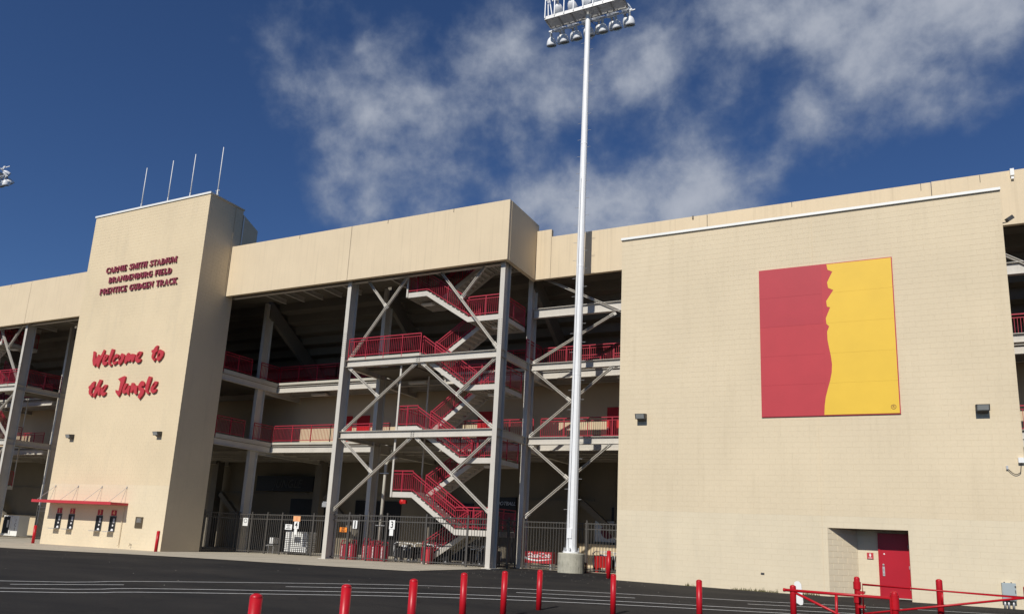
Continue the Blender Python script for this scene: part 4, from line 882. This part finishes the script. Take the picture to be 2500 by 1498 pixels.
def mast_head(p, cx, cy, z0, n=7, sp=.78, rows=3):
    hw = n*sp/2-.48
    mb = MB()
    for y in (cy-.40, cy+.40): mb.bar((cx-hw, y, z0), (cx+hw, y, z0), .07, .14)
    for y in (cy-.40,): mb.bar((cx-hw, y, z0+.12), (cx+hw, y, z0+.12), .03, .05)
    for k in range(7): x = cx-hw+2*hw*k/6; mb.bar((x, cy-.40, z0), (x, cy+.40, z0), .08, .12)
    mb.build('platform_frame', 'galv', p)
    for k in range(6):
        a = cx-hw+2*hw*k/6+.07; b = cx-hw+2*hw*(k+1)/6-.07; g = MB(); m_ = 9
        for j in range(m_+1): x = a+(b-a)*j/m_; g.box(x-.026, x+.026, cy-.37, cy+.37, z0-.02, z0+.03)
        g.box(a, b, cy-.015, cy+.015, z0+.03, z0+.04)
        g.build('grating', 'pole', p)
    mb = MB(); mb.bar((cx-hw-.1, cy+.62, z0-.12), (cx+hw+.35, cy+.62, z0-.12), .05, .05); mb.build('cross_arm', 'pole', p)
    for r_ in range(1, rows): mb = MB(); mb.bar((cx-hw-.1, cy+.62, z0+.35+1.15*(r_-1)+.42), (cx+hw+.35, cy+.62, z0+.35+1.15*(r_-1)+.42), .05, .05); mb.build('cross_arm', 'pole', p)
    for k in range(n):
        x = cx-hw-.06+k*sp*.985; lamp(p, x, cy+.62, z0-.47, .35, True, .15*(k % 3-1))
    for k in range(n-1): lamp(p, cx-hw+.35+k*sp*.985, cy+1.0, z0-.12, .8, True, .2*(k % 3-1))
    for r_ in range(1, rows):
        for k in range(n-1): lamp(p, cx-hw+.3+k*sp, cy+.55, z0+.40+1.15*(r_-1), 1.0, True, .25*(k % 3-1))
    for k in range(9):
        x = cx-hw+2*hw*k/8; mb = MB(); mb.tube([(x, cy-.46, z0+.0), (x, cy-.46, z0+1.15+(2.0 if k % 3 == 0 else .0))], .03, 7); mb.build('guard_post', 'pole', p)
    for zz in (1.1,): mb = MB(); mb.tube([(cx-hw, cy-.46, z0+zz), (cx+hw, cy-.46, z0+zz)], .025, 7); mb.build('guard_rail', 'pole', p)
    mb = MB(); mb.bar((cx-hw+.15, cy-.3, z0), (cx-hw+.05, cy-.3, z0+1.9), .05, .05); mb.bar((cx-hw+.4, cy-.3, z0), (cx-hw+.05, cy-.3, z0+1.9), .05, .05); mb.build('strut', 'pole', p)
PXc, PYc = -13.66, 33.92; gzp = gz(PXc, PYc); ZT = 29.85
lp = thing('stadium_light_pole', (PXc, PYc, gzp), 'very tall white steel floodlight pole on a round concrete footing in front of the stand', 'light pole', 'stadium floodlight poles')
mb = MB(); mb.lathe((PXc, PYc, gzp-.3), [(.62,0),(.62,.84+.3),(.60,.88+.3),(.05,.885+.3)], 30); mb.build('footing', 'kerbc', lp, smooth=False)
mb = MB(); mb.lathe((PXc, PYc, gzp+.88), [(.40,0),(.40,.07),(.30,.075)], 24); mb.build('base_plate', 'pole', lp)
mb = MB(); rs_ = [.26,.25,.24,.222,.195,.17,.137]; hs_ = [.95,1.6,4,8,15,22,30.0]
mb.tubeprof([Vector((PXc, PYc, gzp+h)) for h in hs_], rs_, Vector((0,0,1)), 12); mb.build('shaft', 'pole', lp, smooth=False)
for z in (9.6, 15.2, 22.0): mb = MB(); r_ = .235-.0035*(z); mb.lathe((PXc, PYc, z), [(r_+.022,0),(r_+.012,.10)], 12); mb.build('slip_joint', 'pole', lp)
mb = MB()
for k in range(8):
    a = k*math.pi/4+.2; mb.tube([(PXc+.34*math.cos(a), PYc+.34*math.sin(a), gzp+.9), (PXc+.34*math.cos(a), PYc+.34*math.sin(a), gzp+1.12)], .025, 6)
    mb.lathe((PXc+.34*math.cos(a), PYc+.34*math.sin(a), gzp+.96), [(.05,0),(.05,.05)], 6)
mb.build('anchor_bolts', 'galv', lp)
mb = MB(); mb.box(PXc-.13, PXc+.10, PYc-.275, PYc-.24, gzp+1.55, gzp+2.0); mb.build('hand_hole_cover', 'pole', lp)
k = 0; z = 3.1
while z < 29.4:
    s_ = 1 if k % 2 else -1; rr = .25-.0038*z
    if not (4.9 < z < 5.2): mb = MB(); mb.tube([(PXc+s_*rr*.9, PYc-.02, z), (PXc+s_*(rr+.20), PYc-.02, z), (PXc+s_*(rr+.20), PYc-.02, z+.03)], .011, 5); mb.build('climbing_peg', 'galv', lp)
    z += .48; k += 1
mb = MB(); mb.tube([(PXc-.05, PYc-.262, gzp+.9), (PXc-.04, PYc-.262, 5.6)], .009, 5); mb.tube([(PXc-.04, PYc-.262, 5.6), (PXc-.03, PYc-.25, 9.0), (PXc-.02, PYc-.2, 20)], .008, 5); mb.build('ground_wire', 'galv', lp)
mb = MB(); mb.tube([(PXc+.12, PYc+.1, 29.4), (PXc+.42, PYc+.1, 29.1), (PXc+.38, PYc+.2, 28.6), (PXc+.15, PYc+.15, 28.3)], .02, 6); mb.tube([(PXc-.1, PYc+.1, 29.7), (PXc-.5, PYc+.2, 29.9)], .02, 6); mb.build('cable_loop', 'black', lp)
mast_head(lp, PXc-.1, PYc-.1, ZT)
lp2 = thing('stadium_light_pole', (-70.3, 33.9, -.1), 'second floodlight pole whose lamps just enter the frame at the left edge', 'light pole', 'stadium floodlight poles')
mb = MB(); mb.tubeprof([Vector((-70.3, 33.9, h)) for h in hs_], rs_, Vector((0,0,1)), 12); mb.build('shaft', 'pole', lp2)
mast_head(lp2, -69.62, 33.6, 30.15, rows=2)

# ================================================================== bollards
def bollard(x, y, h, lb, r=.0625, group='red steel bollards of the parking lot', dome=True):
    z = gz(x, y); t = thing('bollard', (x, y, z), lb, 'bollard', group)
    mb = MB(); prof = [(r, -.1), (r, h-.035)]
    mb.lathe((x, y, z), prof, 20); mb.build('post', 'redb', t, smooth=False)
    t.rotation_euler = (random.uniform(-.008, .008), random.uniform(-.010, .010), random.uniform(0, 6))
    mb = MB(); mb.lathe((x, y, z), [(r+.001, h-.036)]+[(r*math.cos(a*math.pi/12)+.001, h-.035+.04*math.sin(a*math.pi/12)) for a in range(0, 7)], 20); mb.build('cap', 'redb', t, smooth=True)
    return t
def smoothpost(t):
    for c in bpy.data.objects:
        if c.parent == t and c.name.startswith('post'): 
            for p in c.data.polygons: p.use_smooth = abs(p.normal.z) < .5
names = ['nearest red bollard at the bottom edge, leftmost of the row', 'second red bollard from the left along the bottom edge', 'third red bollard from the left along the bottom edge', 'fourth red bollard from the left, below the stair bay fence',
  'fifth red bollard from the left, just left of the light pole footing', 'sixth red bollard, flat topped, below the light pole footing', 'red bollard standing in front of the annex corner beside the shorter far one', 'lone red bollard in front of the middle of the annex wall']
for (x, y), nm in zip(((-5.70,5.88),(-6.16,7.89),(-6.47,9.85),(-7.18,12.62),(-7.27,14.44),(-7.29,16.25),(-5.71,16.75),(-3.81,16.79)), names): smoothpost(bollard(x, y, .95-gz(x, y), nm))
smoothpost(bollard(-46.72, 29.28, 1.08, 'red bollard at the left corner of the ticket tower', .085)); smoothpost(bollard(-35.6, 29.0, 1.10, 'red bollard at the right corner of the ticket tower', .085)); smoothpost(bollard(-10.62, 30.5, 1.10, 'far red bollard at the left corner of the annex', .085))
# pipe gates
def gatepost(t, x, y, h, r=.0625, sleeves=()):
    z = gz(x, y); mb = MB(); mb.lathe((x, y, z), [(r, -.1), (r, h-.035)]+[(r*math.cos(a*math.pi/12), h-.035+.04*math.sin(a*math.pi/12)) for a in range(1, 7)], 20); o = mb.build('gate_post', 'redb', t, smooth=True)
    for s0, s1 in sleeves:
        mb = MB(); mb.lathe((x, y, z), [(r+.002, s0), (r+.017, s0+.002), (r+.017, s1), (r+.002, s1+.002)], 20); mb.build('sleeve', 'redb', o, smooth=False)
g1 = thing('pipe_gate', (-2, 17.35, 0), 'front red pipe gate with one sloping brace between two stout posts', 'gate', 'red pipe gates by the annex')
gatepost(g1, -1.99, 17.33, .95-gz(-2,17.3)); gatepost(g1, -.10, 17.45, .955-gz(0,17.4), .066, [(.0,.18),(.50,.78)])
mb = MB(); mb.tube([(-2.15,17.28,.845), (-.18,17.36,.825), (-.165,17.36,.10)], .030, 10); mb.build('frame', 'redb', g1, smooth=True)
mb = MB(); mb.tube([(-1.94,17.3,.80), (-1.17,17.33,.455), (-.5,17.35,.14)], .026, 10); mb.build('brace', 'redb', g1, smooth=True)
mb = MB(); mb.tube([(-1.16,17.33,.83), (-1.17,17.33,.10)], .028, 10); mb.tube([(-2,17.3,.13),(-.17,17.36,.11)], .03, 10); mb.build('upright', 'redb', g1, smooth=True)
mb = MB(); mb.lathe((-2.15,17.28,.845), [(.034,-.03),(.038,-.01),(.034,.02)], 10, (1,0,0)); mb.build('end_knob', 'redb', g1)
g2 = thing('pipe_gate', (-.8, 18.5, 0), 'rear red pipe gate with two converging rails hinged on a sleeved post', 'gate', 'red pipe gates by the annex')
gatepost(g2, -.82, 18.6, 1.17-gz(-.8,18.6), .060, [(.50,.66),(.78,.94)]); gatepost(g2, 2.20, 18.0, 1.20-gz(2.2,18), .066); gatepost(g2, .74, 18.55, 1.22-gz(.7,18.5), .062)
mb = MB(); mb.tube([(-.69,18.0,.35), (-.69,18.0,1.035), (2.15,17.9,.985)], .022, 10); mb.build('frame', 'redb', g2, smooth=True)
mb = MB(); mb.tube([(-.69,18.0,.445), (2.15,17.9,.985)], .022, 10); mb.build('lower_rail', 'redb', g2, smooth=True)
mb = MB(); mb.tube([(.76,17.97,.99), (.755,17.97,.73)], .02, 8); mb.build('upright', 'redb', g2, smooth=True)
for z in (.58,.86): mb = MB(); mb.box(-.80,-.66,17.98,18.55,z-.02,z+.02); mb.build('hinge', 'redb', g2)
wp = MB(); pts = [(-2.10,.90),(-2.09,.97),(-2.05,1.0),(-1.99,.995),(-1.95,.94),(-1.915,.56),(-1.93,.50),(-1.98,.49),(-2.08,.55)]
wp.poly(pts, 18.50, 18.52); solo(wp, 'white_paddle', 'white', (-2.02, 18.51, gz(-2,18.5)), label='rounded white plastic panel behind the left post of the pipe gate', cat='plastic panel')

# ================================================================== things behind the fences
def red_bin(x, y, lb, lean=0, lit=1):
    z = gz(x, y); t = thing('red_bin', (x, y, z), lb, 'bin', 'red bins behind the front fence')
    mb = MB(); mb.lathe((x, y, z), [(.20,0),(.23,.04),(.24,.72),(.22,.78),(.02,.80)], 16); mb.build('bin_body', 'red', t)
    mb = MB()
    for k in range(5):
        a = k*math.pi/5; mb.tube([(x+.24*math.cos(a), y+.24*math.sin(a), z+.78), (x+.15*math.cos(a), y+.15*math.sin(a), z+.98+lean), (x-.15*math.cos(a), y-.15*math.sin(a), z+.98+lean), (x-.24*math.cos(a), y-.24*math.sin(a), z+.78)], .016, 5)
    mb.lathe((x, y, z+.76), [(.25,0),(.25,.03)], 16); mb.build('top_frame', 'red', t)
    mb = MB()
    for k in range(9): mb.box(x-.03+.01*(k % 2), x+.03, y-.252, y-.245, z+.10+k*.07, z+.14+k*.07)
    mb.build('side_print', 'white', t)
for i, (x, y, ln) in enumerate(((-26.35,33.25,.0),(-25.85,33.3,.03),(-25.4,33.9,.16),(-24.95,34.2,.05),(-24.45,33.4,.04),(-23.95,33.5,.0),(-24.75,33.3,.02))):
    red_bin(x, y, ['leftmost red bin behind the exit only sign', 'red bin just right of the leftmost one', 'red bin with the tallest frame, set back in shade', 'dark red bin furthest back by the downpipe', 'red bin near the gate 3 post', 'red bin closest to the gate 3 sign', 'red bin crowded in front of the downpipe'][i], ln)
def cart(x, y, rz, lb):
    t = thing('equipment_cart', (0, 0, 0), lb, 'cart', 'black equipment carts with white handles behind the fence')
    mb = MB(); mb.box(-.5,.5,-.3,.3,.22,.27); mb.box(-.5,.5,-.3,-.27,.27,.62); mb.box(-.5,.5,.27,.3,.27,.62)
    for k in range(6): mb.box(-.5+.19*k,-.47+.19*k,-.3,.3,.27,.8)
    mb.build('cart_body', 'black', t)
    mb = MB(); mb.tube([(-.5,-.28,.3),(-.58,-.28,.9),(-.45,-.2,1.0),(.1,-.2,.99),(.5,-.25,.95),(.6,-.28,.85)], .022, 6); mb.tube([(-.5,.28,.3),(-.55,.28,.9),(.2,.2,.96),(.5,.25,.7)], .018, 6); mb.build('handle_bar', 'white', t)
    for cx_, cy_ in ((-.38,-.31),(.38,-.31),(-.38,.31),(.38,.31)):
        mb = MB(); mb.lathe((cx_, cy_, .13), [(.13,-.02),(.13,.02)], 14, (0,1,0)); w = mb.build('wheel', 'black', t); mb = MB(); mb.lathe((cx_, cy_, .13), [(.05,-.03),(.05,.03)], 10, (0,1,0)); mb.build('hub', 'galv', w)
    mb = MB(); mb.box(-.2,.15,-.12,.12,.62,.86); mb.box(.2,.42,-.1,.1,.5,.78); mb.build('load', 'white', t)
    mb = MB(); mb.box(-.44,-.25,-.2,.2,.5,.72); mb.box(.16,.2,-.2,.2,.4,.9); mb.build('strap_load', 'darkgrey', t)
    t.location = (x, y, gz(x, y)); t.rotation_euler = (0, 0, rz)
for x, y, rz, lb in ((-24.1+1.0,34.2,.1,'black cart with white handles right of the red bins'), (-22.1,34.6,-.2,'black cart with white handles behind the gate 3 sign post'), (-21.0,34.3,.25,'black cart with white handles left of the lowest stair flight'), (-19.3,34.7,2.9,'black cart under the lowest stair landing'), (-18.2,34.3,3.3,'black cart under the stair landing next to the right column'),
    (-11.8,36.6,.1,'black cart behind the fence by the annex corner'), (-14.6+1.5,36.9,.5,'black cart half hidden behind the light pole footing')): cart(x, y, rz, lb)
rb = thing('red_gate_box', (-20.75, 33.3, .2), 'red painted cabinet at the foot of the lowest stair flight', 'cabinet')
mb = MB(); mb.box(-21.35,-20.98,33.2,33.6,.22,.95); mb.box(-21.38,-20.95,33.17,33.63,.95,1.0); mb.build('cabinet_body', 'red', rb); mb = MB(); mb.box(-21.32,-21.01,33.18,33.199,.3,.88); mb.build('cabinet_door', 'redsign', rb)
# white slatted rack of stacked tables
rk = thing('stacked_table_rack', (-32, 36, .1), 'stack of white plastic folding tables behind the left fence', 'stack of tables')
for k in range(11):
    z = .24+k*.108; mb = MB(); mb.box(-32.85+.01*(k % 3), -31.15+.015*(k % 2), 35.75, 36.5, z, z+(.075 if k < 7 else .095)); mb.build('table_top', 'white', rk)
mb = MB()
for x in (-32.6,-32.0,-31.4): mb.box(x-.04, x+.04, 35.8, 36.45, .05, .24)
for x in (-32.87,-31.12): mb.box(x-.03, x+.03, 35.78, 35.84, .05, 1.42)
mb.build('rack_frame', 'darkgrey', rk)
wc = thing('water_cooler', (-34.2, 36.2, .05), 'small white cooler on a dark stand left of the white table stack', 'cooler')
mb = MB(); mb.box(-34.35,-33.98,36.0,36.4,.62,.98); mb.build('cooler_body', 'white', wc); mb = MB(); mb.box(-34.4,-33.93,35.95,36.45,.5,.56); mb.box(-34.38,-34.33,36,36.4,.05,.5); mb.box(-34.0,-33.95,36,36.4,.05,.5); mb.box(-34.75,-34.4,36.1,36.3,.46,.52); mb.build('stand', 'galv', wc)
cb_ = thing('call_box', (-30.4, 36.2, 2.9), 'small grey camera box on a white post behind the left fence', 'camera box')
mb = MB(); mb.tube([(-29.95,36.2,.1),(-29.95,36.2,3.5)], .045, 8); mb.build('post', 'slab', cb_); mb = MB(); mb.box(-30.6,-29.95,36.15,36.25,3.18,3.24); mb.box(-30.52,-30.2,36.0,36.3,2.92,3.16); mb.build('camera_box', 'galv', cb_)
# ice chest
ice = thing('ice_chest', (-61, 36.4, -.1), 'white outdoor ice chest with ICE down its side at the far left', 'ice chest')
mb = MB(); mb.box(-61.9,-59.95,36.2,37.0,-.02,1.5); mb.build('chest_body', 'coping', ice); mb = MB(); mb.box(-61.8,-60.95,36.17,36.199,.15,1.4); mb.build('chest_door', 'black', ice); mb = MB(); mb.box(-60.95,-60.8,36.14,36.199,.12,1.42); mb.box(-61.3,-61.1,36.15,36.17,.6,1.15); mb.build('door_edge', 'white', ice)
for c, z in (('I',1.12),('C',.80),('E',.48)): text(c, -60.3, z, .34, 36.198, .004, 'ink', ice)
# drinks cooler, red with a white script and wave
cc = thing('drinks_cooler', (-15.95, 35.5, .2), 'red drinks cooler with white script and wave behind the fence by the light pole', 'cooler')
mb = MB(); mb.box(-16.70,-15.27,35.33,35.95,.50,1.05); mb.build('cooler_body', 'redsign', cc)
for x in (-16.66,-15.36): mb = MB(); mb.box(x, x+.05, 35.36, 35.9, .2, .5); mb.build('leg', 'white', cc)
up_ = [(-16.70,.80)]+[(-16.70+1.43*t/20, .80-.17*math.sin(math.pi*min(1,t/16)*.5)-0.02*math.sin(t/3)+.10*(max(0,t-9)/11)**1.5) for t in range(1, 21)]
lw = [(x, z-(.10*(1-i/21)+.012)) for i, (x, z) in enumerate(up_)]
flat([up_+lw[::-1]], 'white_wave', 'white', 35.322, 35.33, cc)
text('Coca-Cola', -15.98, .875, .29, 35.33, .006, 'white', cc, name='script', shear=.45, wide=1.02, bold=.004)
mb = MB(); mb.tube([(-16.30,35.322,.95),(-16.42,35.322,.93),(-16.47,35.322,.84),(-16.40,35.322,.78)], .012, 5); mb.tube([(-16.38,35.322,.765),(-16.1,35.322,.775),(-15.9,35.322,.755)], .008, 5); mb.tube([(-16.0,35.322,.97),(-15.8,35.322,.975),(-15.55,35.322,.95)], .008, 5); mb.build('script_flourish', 'white', cc)
vr = MB(); vr.box(-13.25,-12.55,36.0,36.6,.45,1.0); vr.box(-13.2,-13.1,36,36.5,.2,.45); vr.box(-12.7,-12.6,36,36.5,.2,.45); solo(vr, 'red_chest', 'ired', (-12.9,36.3,.2), label='dark red chest on legs behind the fence right of the light pole', cat='chest')
fb = thing('football_sign', (-20.6, 40.5, 3.0), 'black sign panel with FOOTBALL in grey slanted letters deep in the concourse', 'sign')
mb = MB(); mb.box(-21.7,-19.9,40.5,40.7,2.5,4.0); mb.build('panel', 'black', fb); text('FOOTBALL', -20.62, 3.62, .30, 40.499, .02, 'galv', fb, shear=.25, wide=.95)
mb = MB(); mb.box(-21.6,-21.5,40.55,40.65,.2,2.5); mb.box(-20.1,-20.0,40.55,40.65,.2,2.5); mb.build('sign_post', 'black', fb)
mu_ = thing('jungle_mural', (-40, 42.6, 4.2), 'dark mural board reading JUNGLE in the shade of the left concourse', 'mural')
mb = MB(); mb.box(-42.6,-37.2,42.7,42.8,4.2,5.3); mb.build('panel', 'black', mu_); text('JUNGLE', -39.6, 4.72, .85, 42.698, .02, 'darkgrey', mu_, shear=.3, wide=.9)
ps = thing('wall_poster', (-12, 43.1, 1.5), 'grey poster with a dark round emblem on the wall behind the fence by the annex', 'poster')
mb = MB(); mb.box(-15.9,-14.6,43.1,43.13,1.7,2.9); mb.build('sheet', 'galv', ps); mb = MB(); mb.lathe((-15.1,43.1,2.3), [(.42,0),(.42,.02)], 20, (0,-1,0)); mb.build('disc', 'maroonside', ps)
# downpipes on the ground level wall, tube lights
for x in (-14.6,-14.0): mb = MB(); mb.tube([(x,42.9,6.0),(x,42.9,2.2)], .06, 8); solo(mb, 'wall_pipe', 'under', (x,42.9,2.2), label='brown pipe on the shaded concourse wall '+('left' if x < -14.3 else 'right')+' of a pair', cat='pipe')
# loose pale chips scattered on the asphalt near the fence and lot
mb = MB(); rnd = random.Random(8)
for _ in range(170):
    if rnd.random() < .6: x, y = rnd.uniform(-16.5,-8), rnd.uniform(25,34)
    else: x, y = rnd.uniform(-40,0), rnd.uniform(9,28)
    if y > ye(x)-.2 and x < -17: continue
    r_ = rnd.uniform(.005,.017); z = gz(x,y)-.011; a = rnd.uniform(0,3); c, s_ = math.cos(a)*r_, math.sin(a)*r_; i = len(mb.v)
    mb.v += [Vector((x-c,y-s_,z)),Vector((x+s_,y-c,z)),Vector((x+c,y+s_,z)),Vector((x-s_,y+c,z)),Vector((x,y,z+r_*.7))]; mb.f += [(i,i+1,i+4),(i+1,i+2,i+4),(i+2,i+3,i+4),(i+3,i,i+4)]
mb.build('gravel_chips', 'slab', None, kind='stuff', label='pale gravel chips and leaf litter scattered on the asphalt')
